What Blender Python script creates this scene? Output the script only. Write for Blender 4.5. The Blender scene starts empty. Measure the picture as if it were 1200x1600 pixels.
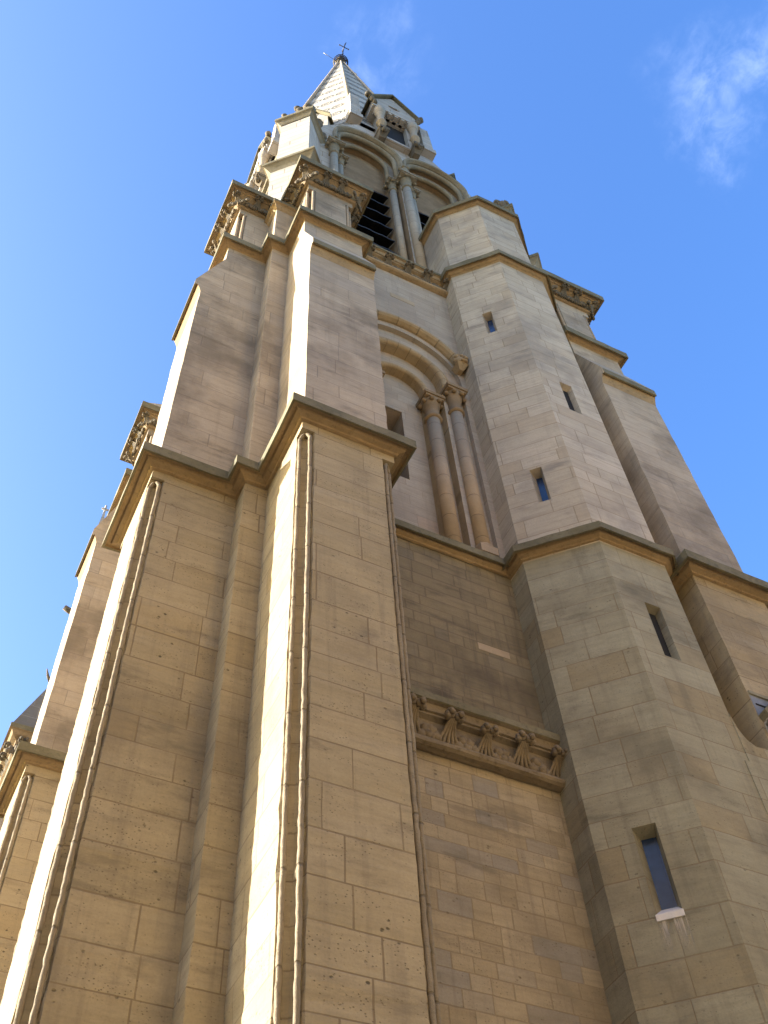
import bpy, math, random
from mathutils import Vector, Matrix
from mathutils.geometry import tessellate_polygon
random.seed(7)
S = bpy.context.scene

# ---------------------------------------------------------------- camera
cam_d = bpy.data.cameras.new("camera")
cam = bpy.data.objects.new("camera", cam_d)
S.collection.objects.link(cam)
S.camera = cam
cam_d.sensor_fit = 'VERTICAL'
cam_d.sensor_height = 24.0
cam_d.lens = 24.0 * 1636.3 / 1600.0
cam_d.clip_start = 0.05
cam_d.clip_end = 4000
rx = Vector((0.89699, -0.43972, -0.04525)); ry = Vector((0.33736, 0.74712, -0.57272)); rz = Vector((0.28564, 0.49846, 0.81850))
R3 = Matrix((rx, -ry, -rz)).transposed()
cam.matrix_world = Matrix.Translation((0, 0, 1.6)) @ R3.to_4x4()

# ---------------------------------------------------------------- light
SUN_EL = math.radians(18.0)
SUN_AZ = math.atan2(0.976, -1.83)          # direction to the sun in plan
sun_vec = Vector((math.cos(SUN_AZ) * math.cos(SUN_EL), math.sin(SUN_AZ) * math.cos(SUN_EL), math.sin(SUN_EL)))
sl = bpy.data.lights.new("sun", 'SUN')
sl.energy = 5.0
sl.angle = math.radians(0.5)
sl.color = (1.0, 0.97, 0.93)
so = bpy.data.objects.new("sun", sl)
S.collection.objects.link(so)
so.rotation_euler = sun_vec.to_track_quat('Z', 'Y').to_euler()

W = bpy.data.worlds.new("World"); S.world = W; W.use_nodes = True
SKY_STRENGTH = 0.15
EXPOSURE = 1.82
S.view_settings.view_transform = 'Standard'
S.view_settings.look = 'None'
S.view_settings.gamma = 1.0
S.view_settings.exposure = EXPOSURE


class NT:
    """small helper to chain shader nodes"""
    def __init__(s, tree): s.t = tree; s.n = tree.nodes; s.l = tree.links
    def new(s, typ, **kw):
        n = s.n.new(typ)
        for k, v in kw.items(): setattr(n, k, v)
        return n
    def put(s, sock, v):
        if isinstance(v, bpy.types.NodeSocket): s.l.new(v, sock)
        elif v is not None: sock.default_value = v
    def m(s, op, a, b=None, c=None):
        n = s.new('ShaderNodeMath', operation=op)
        s.put(n.inputs[0], a); s.put(n.inputs[1], b); s.put(n.inputs[2], c)
        return n.outputs[0]
    def mix(s, f, a, b, blend='MIX'):
        n = s.new('ShaderNodeMix', data_type='RGBA', blend_type=blend)
        s.put(n.inputs['Factor'], f); s.put(n.inputs[6], a); s.put(n.inputs[7], b)
        return n.outputs[2]
    def noise(s, vec, scale, detail=3.0, rough=0.55, dist=0.0):
        n = s.new('ShaderNodeTexNoise')
        s.put(n.inputs['Vector'], vec); n.inputs['Scale'].default_value = scale
        n.inputs['Detail'].default_value = detail; n.inputs['Roughness'].default_value = rough
        n.inputs['Distortion'].default_value = dist
        return n.outputs['Fac']
    def ramp(s, f, a, b, lo=0.0, hi=1.0):
        n = s.new('ShaderNodeMapRange', interpolation_type='SMOOTHSTEP')
        s.put(n.inputs['Value'], f)
        for k, v in zip(('From Min', 'From Max', 'To Min', 'To Max'), (a, b, lo, hi)): s.put(n.inputs[k], v)
        return n.outputs[0]
    def comb(s, x, y, z=0.0):
        n = s.new('ShaderNodeCombineXYZ')
        s.put(n.inputs[0], x); s.put(n.inputs[1], y); s.put(n.inputs[2], z)
        return n.outputs[0]
    def vm(s, op, a, b):
        n = s.new('ShaderNodeVectorMath', operation=op)
        s.put(n.inputs[0], a); s.put(n.inputs[1], b)
        return n.outputs['Value'] if op == 'DOT_PRODUCT' else n.outputs[0]


def pix_dir(u, v):
    return (rx * ((u - 600) / 1636.3) + ry * ((v - 800) / 1636.3) + rz).normalized()


def build_world():
    t = NT(W.node_tree); t.n.clear()
    out = t.new('ShaderNodeOutputWorld'); bg = t.new('ShaderNodeBackground')
    sky = t.new('ShaderNodeTexSky', sky_type='NISHITA')
    sky.sun_disc = False
    sky.sun_elevation = SUN_EL
    sky.sun_rotation = math.pi / 2 - SUN_AZ
    sky.air_density = 1.3; sky.dust_density = 2.6; sky.ozone_density = 2.2; sky.altitude = 0
    tc = t.new('ShaderNodeTexCoord'); d = tc.outputs['Generated']
    # thin cirrus wisps, fixed to directions of the sky
    acc = None
    for (u, v, rad, amp, sx) in ((1112, 130, 0.066, 0.12, 1), (1120, 190, 0.05, 0.11, 5), (1140, 250, 0.04, 0.10, 3), (1190, 85, 0.055, 0.11, 4), (600, 85, 0.055, 0.09, 2)):
        c = pix_dir(u, v)
        dist = t.m('ARCCOSINE', t.m('MINIMUM', t.vm('DOT_PRODUCT', d, tuple(c)), 1.0))
        wob = t.m('MULTIPLY', t.m('SUBTRACT', t.noise(d, 14.0 + sx, 5, 0.65), 0.5), 0.10)
        mask = t.ramp(t.m('ADD', dist, wob), rad, 0.0)
        nz = t.ramp(t.noise(t.vm('MULTIPLY', d, (1.6, 1.0, 0.8)), 19.0 + sx, 8, 0.62, 0.35), 0.34, 0.80)
        a = t.m('MULTIPLY', t.m('MULTIPLY', mask, nz), amp)
        acc = a if acc is None else t.m('MAXIMUM', acc, a)
    hs = t.new('ShaderNodeHueSaturation'); hs.inputs['Saturation'].default_value = 1.34; hs.inputs['Value'].default_value = 1.06; hs.inputs['Hue'].default_value = 0.517
    t.l.new(sky.outputs[0], hs.inputs['Color'])
    col = t.mix(acc, hs.outputs[0], (5.6, 6.2, 7.4, 1))
    t.put(bg.inputs['Color'], col); bg.inputs['Strength'].default_value = SKY_STRENGTH
    t.l.new(bg.outputs[0], out.inputs[0])
build_world()


# ---------------------------------------------------------------- materials
def base_mat(name):
    m = bpy.data.materials.new(name); m.use_nodes = True
    t = NT(m.node_tree)
    b = t.n['Principled BSDF']
    b.inputs['Roughness'].default_value = 0.9
    b.inputs['Specular IOR Level'].default_value = 0.25
    return m, t, b


def bump(t, b, height, strength=0.5, dist=0.02):
    n = t.new('ShaderNodeBump'); n.inputs['Strength'].default_value = strength; n.inputs['Distance'].default_value = dist
    t.put(n.inputs['Height'], height); t.l.new(n.outputs[0], b.inputs['Normal'])


def ashlar(name, c1, c2, c3, h=0.44, w=1.15, mortar=(0.20, 0.145, 0.085), pits=0.85, grime=0.35, grime_col=(0.13, 0.105, 0.075),
           joint=0.006, seed=0.0, streak=0.4, var=0.8, jm=0.65):
    m, t, b = base_mat(name)
    uv = t.new('ShaderNodeUVMap', uv_map='UVMap')
    sp = t.new('ShaderNodeSeparateXYZ'); t.l.new(uv.outputs[0], sp.inputs[0])
    u, v = sp.outputs[0], sp.outputs[1]
    geo = t.new('ShaderNodeNewGeometry'); P = geo.outputs['Position']
    wob = t.m('MULTIPLY', t.m('SUBTRACT', t.noise(P, 3.0, 2), 0.5), 0.012)
    v1 = t.m('ADD', v, t.m('MULTIPLY', t.m('SINE', t.m('MULTIPLY_ADD', v, 1.9 / (h / 0.44), seed)), h * 0.22))
    v1 = t.m('ADD', v1, wob)
    vr = t.m('DIVIDE', v1, h)
    row = t.m('FLOOR', vr); fv = t.m('SUBTRACT', vr, row)
    wn = t.new('ShaderNodeTexWhiteNoise', noise_dimensions='2D')
    t.put(wn.inputs['Vector'], t.comb(row, seed + 3.3)); r1 = wn.outputs['Value']
    wr = t.m('MULTIPLY_ADD', r1, 0.75 * w, 0.62 * w)
    ur = t.m('ADD', t.m('DIVIDE', t.m('ADD', u, wob), wr), t.m('MULTIPLY', r1, 37.7))
    # vary block lengths along the row
    ur = t.m('ADD', ur, t.m('MULTIPLY', t.m('SINE', t.m('MULTIPLY', ur, 2.1)), 0.2))
    colm = t.m('FLOOR', ur); fu = t.m('SUBTRACT', ur, colm)
    du = t.m('MULTIPLY', t.m('MINIMUM', fu, t.m('SUBTRACT', 1.0, fu)), wr)
    dv = t.m('MULTIPLY', t.m('MINIMUM', fv, t.m('SUBTRACT', 1.0, fv)), h)
    dd = t.m('MINIMUM', du, dv)
    jt = t.ramp(dd, joint * 0.7, joint * 1.9, 1.0, 0.0)
    # joints fade in and out
    jt = t.m('MULTIPLY', jt, t.ramp(t.noise(P, 1.3, 3), 0.25, 0.6, 0.45, 1.0))
    w2 = t.new('ShaderNodeTexWhiteNoise', noise_dimensions='2D')
    t.put(w2.inputs['Vector'], t.comb(row, colm)); bid = w2.outputs['Value']
    w3 = t.new('ShaderNodeTexWhiteNoise', noise_dimensions='2D')
    t.put(w3.inputs['Vector'], t.comb(t.m('ADD', colm, 11.5), row)); bid2 = w3.outputs['Value']
    col = t.mix(t.ramp(bid, 0.15, 0.95, 0.0, var), c1 + (1,), c2 + (1,))
    col = t.mix(t.ramp(bid2, 0.72, 1.0, 0.0, var), col, c3 + (1,))
    # value wander inside a block: bedding lines and clouds
    bed = t.noise(t.vm('MULTIPLY', P, (1.2, 1.2, 9.0)), 1.6, 5, 0.65)
    col = t.mix(t.ramp(bed, 0.35, 0.75, 0.0, 0.42), col, tuple(x * 0.62 for x in c1) + (1,))
    cloud = t.noise(P, 0.9, 5, 0.6)
    col = t.mix(t.ramp(cloud, 0.45, 0.8, 0.0, 0.35), col, tuple(min(1, x * 1.25) for x in c2) + (1,))
    fine = t.noise(P, 45, 4, 0.7)
    col = t.mix(t.ramp(fine, 0.35, 0.75, 0.0, 0.30), col, tuple(x * 0.6 for x in c1) + (1,))
    # soot clouds and rain streaks
    gr = t.noise(t.vm('ADD', P, (seed * 7.1, 0, 0)), 0.55, 6, 0.62)
    col = t.mix(t.ramp(gr, 0.46, 0.70, 0.0, grime), col, grime_col + (1,))
    st = t.noise(t.vm('MULTIPLY', P, (5.0, 5.0, 0.28)), 1.5, 4, 0.6)
    col = t.mix(t.ramp(st, 0.50, 0.72, 0.0, streak), col, tuple(x * 1.3 for x in grime_col) + (1,))
    hb = t.noise(t.vm('MULTIPLY', t.vm('ADD', P, (seed * 3.0, 5.0, 0)), (0.7, 0.7, 2.6)), 1.1, 6, 0.66)
    col = t.mix(t.ramp(hb, 0.54, 0.72, 0.0, min(0.6, grime)), col, tuple(x * 0.9 for x in grime_col) + (1,))
    # weathered hollows of the shelly limestone
    vo = t.new('ShaderNodeTexVoronoi', feature='F1'); t.put(vo.inputs['Vector'], t.vm('MULTIPLY', P, (1, 1, 1.4))); vo.inputs['Scale'].default_value = 9
    vo.inputs['Randomness'].default_value = 1.0
    pit = t.ramp(vo.outputs['Distance'], 0.12, 0.24, 1.0, 0.0)
    pit = t.m('MULTIPLY', pit, t.ramp(t.noise(P, 3.4, 4, 0.75), 0.53, 0.62))
    pit = t.m('MULTIPLY', pit, t.ramp(bid2, 0.1, 0.6, 0.25, 1.0))
    vo2 = t.new('ShaderNodeTexVoronoi', feature='F1'); t.put(vo2.inputs['Vector'], t.vm('MULTIPLY', P, (1, 1, 1.35))); vo2.inputs['Scale'].default_value = 23
    pit2 = t.m('MULTIPLY', t.ramp(vo2.outputs['Distance'], 0.12, 0.27, 1.0, 0.0), t.ramp(t.noise(t.vm('MULTIPLY', P, (0.6, 0.6, 1.8)), 2.6, 5, 0.7), 0.45, 0.62))
    pit = t.m('MULTIPLY', t.m('MAXIMUM', pit, t.m('MULTIPLY', pit2, 0.7)), pits)
    col = t.mix(pit, col, tuple(x * 0.28 for x in c1) + (1,))
    col = t.mix(t.m('MULTIPLY', jt, jm), col, mortar + (1,))
    t.put(b.inputs['Base Color'], col)
    hgt = t.m('SUBTRACT', t.m('MULTIPLY', t.noise(P, 22, 5, 0.65), 0.35), t.m('ADD', t.m('MULTIPLY', jt, 0.5), pit))
    hgt = t.m('ADD', hgt, t.m('MULTIPLY', bed, 0.5))
    hgt = t.m('ADD', hgt, t.m('MULTIPLY', bid, 0.12))
    bump(t, b, hgt, 0.55, 0.02)
    return m


def moulding(name, c1, c2, joint=0.0, rough=0.5, dark=(0.08, 0.07, 0.045), damp=0.5, radial=None):
    m, t, b = base_mat(name)
    geo = t.new('ShaderNodeNewGeometry'); P = geo.outputs['Position']
    n1 = t.noise(P, 1.6, 5, 0.65); n2 = t.noise(P, 14, 5, 0.7)
    col = t.mix(t.ramp(n1, 0.35, 0.7), c1 + (1,), c2 + (1,))
    col = t.mix(t.ramp(n2, 0.48, 0.75, 0.0, damp), col, dark + (1,))
    n3 = t.noise(t.vm('ADD', P, (9.0, 2.0, 4.0)), 5.0, 6, 0.7)
    col = t.mix(t.ramp(n3, 0.62, 0.8, 0.0, 0.35), col, tuple(min(1, x * 1.8) for x in c2) + (1,))
    h = t.m('ADD', t.m('MULTIPLY', n2, rough), t.m('MULTIPLY', t.noise(P, 60, 3), 0.2))
    if joint > 0:
        sp = t.new('ShaderNodeSeparateXYZ'); t.l.new(P, sp.inputs[0])
        q = t.m('DIVIDE', t.m('ADD', sp.outputs[2], t.m('MULTIPLY', n1, 0.03)), joint); f = t.m('FRACT', q)
        e = t.ramp(t.m('MINIMUM', f, t.m('SUBTRACT', 1.0, f)), 0.006, 0.022, 1.0, 0.0)
        col = t.mix(t.m('MULTIPLY', e, 0.65), col, tuple(x * 0.42 for x in c1) + (1,))
        h = t.m('SUBTRACT', h, e)
        wn = t.new('ShaderNodeTexWhiteNoise', noise_dimensions='1D'); t.put(wn.inputs['W'], t.m('FLOOR', q))
        col = t.mix(t.ramp(wn.outputs['Value'], 0, 1, 0, 0.3), col, tuple(x * 0.7 for x in c2) + (1,))
    if radial:
        sp = t.new('ShaderNodeSeparateXYZ'); t.l.new(P, sp.inputs[0])
        an = t.m('ARCTAN2', t.m('SUBTRACT', sp.outputs[2], radial[1]), t.m('SUBTRACT', sp.outputs[0], radial[0]))
        q = t.m('DIVIDE', an, radial[2] * 0.75); f = t.m('FRACT', q)
        e = t.ramp(t.m('MINIMUM', f, t.m('SUBTRACT', 1.0, f)), 0.012, 0.04, 1.0, 0.0)
        col = t.mix(t.m('MULTIPLY', e, 0.6), col, tuple(x * 0.4 for x in c1) + (1,))
        h = t.m('SUBTRACT', h, e)
        wn = t.new('ShaderNodeTexWhiteNoise', noise_dimensions='1D'); t.put(wn.inputs['W'], t.m('FLOOR', q))
        col = t.mix(t.ramp(wn.outputs['Value'], 0, 1, 0, 0.4), col, tuple(x * 0.65 for x in c2) + (1,))
    t.put(b.inputs['Base Color'], col)
    bump(t, b, h, 0.6, 0.025)
    return m


def plain(name, c, rough=0.6, metal=0.0, spec=0.4, nscale=8.0, vary=0.3):
    m, t, b = base_mat(name)
    geo = t.new('ShaderNodeNewGeometry')
    n = t.noise(geo.outputs['Position'], nscale, 4)
    t.put(b.inputs['Base Color'], t.mix(t.ramp(n, 0.3, 0.7, 0.0, vary), c + (1,), tuple(x * 0.4 for x in c) + (1,)))
    b.inputs['Roughness'].default_value = rough; b.inputs['Metallic'].default_value = metal
    b.inputs['Specular IOR Level'].default_value = spec
    bump(t, b, n, 0.2, 0.01)
    return m


M = {}
M['warm'] = ashlar('warm_ashlar', (0.372, 0.297, 0.178), (0.424, 0.341, 0.214), (0.355, 0.268, 0.144), h=0.45, w=1.25, seed=1.0, grime=0.45, streak=0.3, pits=0.95, jm=0.85, joint=0.0065)
M['grey'] = ashlar('weathered_ashlar', (0.387, 0.316, 0.229), (0.474, 0.386, 0.277), (0.360, 0.308, 0.248), h=0.45, w=1.5, seed=2.0, pits=0.2, grime=0.7,
                   grime_col=(0.145, 0.115, 0.08), streak=0.22, mortar=(0.2, 0.16, 0.12))
M['rubble'] = ashlar('small_block_wall', (0.326, 0.256, 0.156), (0.414, 0.332, 0.213), (0.273, 0.247, 0.208), h=0.22, w=0.40, seed=3.0, mortar=(0.22, 0.165, 0.10),
                     pits=0.6, grime=0.5, joint=0.0065, var=0.9, jm=0.6)
M['sooty'] = ashlar('soot_stained_wall', (0.203, 0.162, 0.097), (0.260, 0.207, 0.124), (0.179, 0.153, 0.108), h=0.235, w=0.47, seed=4.0, mortar=(0.13, 0.10, 0.065),
                    pits=0.3, grime=0.9, grime_col=(0.07, 0.058, 0.043), joint=0.009, streak=0.5)
M['greysmall'] = ashlar('pale_block_wall', (0.360, 0.305, 0.239), (0.423, 0.364, 0.285), (0.405, 0.300, 0.221), h=0.30, w=0.7, seed=5.0, mortar=(0.27, 0.22, 0.17), pits=0.08, grime=0.4,
                        grime_col=(0.20, 0.17, 0.14))
M['tur_low'] = ashlar('turret_ashlar', (0.304, 0.272, 0.184), (0.362, 0.333, 0.236), (0.304, 0.240, 0.137), h=0.43, w=0.85, seed=6.0, pits=0.55, grime=0.5,
                      grime_col=(0.10, 0.085, 0.062), streak=0.3)
M['tur_up'] = ashlar('turret_grey_ashlar', (0.451, 0.382, 0.284), (0.538, 0.458, 0.350), (0.442, 0.353, 0.243), h=0.38, w=0.75, seed=7.0, pits=0.2, grime=0.65, var=0.75,
                     grime_col=(0.20, 0.175, 0.15), streak=0.15)
M['pale'] = ashlar('belfry_ashlar', (0.450, 0.414, 0.359), (0.522, 0.482, 0.423), (0.423, 0.364, 0.304), h=0.42, w=1.4, seed=8.0, pits=0.05, grime=0.35, grime_col=(0.24, 0.22, 0.19),
                   streak=0.25, joint=0.012)
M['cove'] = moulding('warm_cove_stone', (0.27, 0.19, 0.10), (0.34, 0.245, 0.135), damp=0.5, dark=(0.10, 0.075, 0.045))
M['lip'] = moulding('lichened_lip_stone', (0.135, 0.118, 0.070), (0.20, 0.172, 0.105), damp=0.55, dark=(0.06, 0.055, 0.035))
M['roll'] = moulding('worn_roll_stone', (0.24, 0.19, 0.125), (0.33, 0.265, 0.175), joint=0.9, rough=1.2, damp=0.7, dark=(0.13, 0.105, 0.07))
M['shaft'] = moulding('shaft_stone', (0.34, 0.255, 0.165), (0.395, 0.30, 0.20), joint=0.62, damp=0.25, dark=(0.2, 0.16, 0.11))
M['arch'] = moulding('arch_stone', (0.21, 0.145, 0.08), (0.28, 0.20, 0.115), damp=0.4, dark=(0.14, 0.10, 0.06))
M['voussoir'] = moulding('arch_voussoir_stone', (0.32, 0.235, 0.135), (0.39, 0.295, 0.175), damp=0.4, dark=(0.15, 0.11, 0.065), radial=(5.48, 20.8, 0.36))
M['carve'] = moulding('carved_frieze_stone', (0.29, 0.21, 0.12), (0.36, 0.27, 0.16), damp=0.55, dark=(0.09, 0.07, 0.045))
M['darkcarve'] = moulding('shade_darkened_frieze_stone', (0.19, 0.145, 0.09), (0.25, 0.195, 0.125), damp=0.6, dark=(0.07, 0.055, 0.035))  # frieze stone copied darker; the carving's shading is in its colour
M['boss'] = moulding('sooty_carving_stone', (0.12, 0.10, 0.07), (0.20, 0.16, 0.11), damp=0.7, dark=(0.05, 0.045, 0.035))
M['archgrey'] = moulding('belfry_moulding_stone', (0.22, 0.19, 0.13), (0.30, 0.26, 0.185), damp=0.5, dark=(0.09, 0.075, 0.05))
M['shaftpale'] = moulding('pale_shaft_stone', (0.36, 0.29, 0.205), (0.43, 0.355, 0.26), joint=0.95, damp=0.25, dark=(0.26, 0.23, 0.18))
M['newblock'] = moulding('fresh_repair_stone', (0.34, 0.265, 0.175), (0.39, 0.305, 0.205), damp=0.3, dark=(0.22, 0.17, 0.115))
M['sill'] = moulding('pale_sill_stone', (0.62, 0.58, 0.54), (0.7, 0.66, 0.62), damp=0.2, dark=(0.4, 0.36, 0.32))
def stain_mat():
    m, t, b = base_mat('lime_run_stain')
    geo = t.new('ShaderNodeNewGeometry'); P = geo.outputs['Position']
    sp = t.new('ShaderNodeSeparateXYZ'); t.l.new(P, sp.inputs[0])
    n = t.noise(t.vm('MULTIPLY', P, (9.0, 9.0, 0.6)), 2.2, 4, 0.6)
    fade = t.ramp(sp.outputs[2], 7.64, 8.12)
    f = t.m('MULTIPLY', t.m('MULTIPLY', t.ramp(n, 0.36, 0.58), fade), 0.9)
    b.inputs['Base Color'].default_value = (0.5, 0.45, 0.38, 1)
    tr = t.new('ShaderNodeBsdfTransparent'); mx_ = t.new('ShaderNodeMixShader')
    t.put(mx_.inputs[0], f); t.l.new(tr.outputs[0], mx_.inputs[1]); t.l.new(b.outputs[0], mx_.inputs[2])
    t.l.new(mx_.outputs[0], t.n['Material Output'].inputs['Surface'])
    return m
M['limestain'] = stain_mat()
M['lead'] = plain('grey_lead', (0.22, 0.23, 0.25), 0.55, 0.0, 0.5)
M['iron'] = plain('dark_iron', (0.05, 0.045, 0.045), 0.5, 0.6)
M['white'] = plain('white_rod_tip', (0.75, 0.75, 0.75), 0.4)
M['louvre'] = plain('tarred_louvre_board', (0.022, 0.020, 0.019), 0.75)
M['dark'] = plain('painted_interior_dark', (0.018, 0.017, 0.017), 0.9)  # near-black colour carries the darkness inside openings and slots
M['glass'] = plain('blue_window_glass', (0.018, 0.042, 0.105), 0.22, 0.0, 0.5, vary=0.35)


def spire_mat():
    m, t, b = base_mat('spire_scale_stone')
    uv = t.new('ShaderNodeUVMap', uv_map='UVMap')
    sp = t.new('ShaderNodeSeparateXYZ'); t.l.new(uv.outputs[0], sp.inputs[0])
    u, v = sp.outputs[0], sp.outputs[1]
    geo = t.new('ShaderNodeNewGeometry'); P = geo.outputs['Position']
    per = 2.35
    q = t.m('DIVIDE', v, per); f = t.m('FRACT', q)
    inband = t.m('MULTIPLY', t.ramp(f, 0.10, 0.13), t.ramp(f, 0.56, 0.59, 1.0, 0.0))
    # interlaced half rounds inside each band
    g = t.m('FRACT', t.m('DIVIDE', u, 0.62)); gx = t.m('MULTIPLY', t.m('SUBTRACT', g, 0.5), 0.62)
    gz = t.m('MULTIPLY', t.m('SUBTRACT', f, 0.34), per * 0.55)
    rr = t.m('SQRT', t.m('ADD', t.m('MULTIPLY', gx, gx), t.m('MULTIPLY', gz, gz)))
    ring = t.ramp(t.m('ABSOLUTE', t.m('SUBTRACT', rr, 0.235)), 0.045, 0.085, 1.0, 0.0)
    hole = t.ramp(rr, 0.10, 0.16, 1.0, 0.0)
    cut = t.m('MULTIPLY', inband, t.m('MAXIMUM', ring, t.m('MULTIPLY', hole, 0.6)))
    line = t.ramp(t.m('MINIMUM', t.m('FRACT', t.m('MULTIPLY', q, 5.0)), t.m('SUBTRACT', 1.0, t.m('FRACT', t.m('MULTIPLY', q, 5.0)))), 0.01, 0.05, 1.0, 0.0)
    n = t.noise(P, 2.5, 5, 0.65)
    col = t.mix(t.ramp(n, 0.3, 0.75), (0.52, 0.48, 0.42, 1), (0.40, 0.36, 0.30, 1))
    col = t.mix(t.m('MULTIPLY', inband, 0.35), col, (0.30, 0.27, 0.22, 1))  # bands darkened in colour, standing in for relief shading
    col = t.mix(t.m('MULTIPLY', cut, 0.75), col, (0.13, 0.115, 0.095, 1))  # carved rings and holes darkened the same way
    col = t.mix(t.m('MULTIPLY', line, 0.35), col, (0.2, 0.18, 0.15, 1))
    t.put(b.inputs['Base Color'], col)
    bump(t, b, t.m('SUBTRACT', t.m('MULTIPLY', n, 0.15), t.m('ADD', cut, t.m('MULTIPLY', line, 0.3))), 0.8, 0.08)
    return m
M['shadedpier'] = ashlar('shaded_pier_stone', (0.17, 0.165, 0.16), (0.22, 0.21, 0.20), (0.15, 0.145, 0.14), h=0.42, w=0.9, seed=11.0, pits=0.0, grime=0.3, mortar=(0.30, 0.29, 0.27))  # pier roof stone; the shade on it is put into this dark grey
M['spire'] = spire_mat()


def ground_mat():
    m, t, b = base_mat('stone_paving')
    geo = t.new('ShaderNodeNewGeometry'); P = geo.outputs['Position']
    br = t.new('ShaderNodeTexBrick'); t.put(br.inputs['Vector'], P); br.inputs['Scale'].default_value = 1.2
    br.inputs['Color1'].default_value = (0.16, 0.14, 0.11, 1); br.inputs['Color2'].default_value = (0.13, 0.115, 0.09, 1)
    br.inputs['Mortar'].default_value = (0.06, 0.055, 0.05, 1); br.inputs['Mortar Size'].default_value = 0.01
    n = t.noise(P, 0.8, 5)
    t.put(b.inputs['Base Color'], t.mix(t.ramp(n, 0.4, 0.8, 0, 0.5), br.outputs['Color'], (0.10, 0.09, 0.075, 1)))
    return m
M['ground'] = ground_mat()

# ---------------------------------------------------------------- mesh helpers
CX, CY = 6.9, 12.72
CAMZ = 1.6


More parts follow.
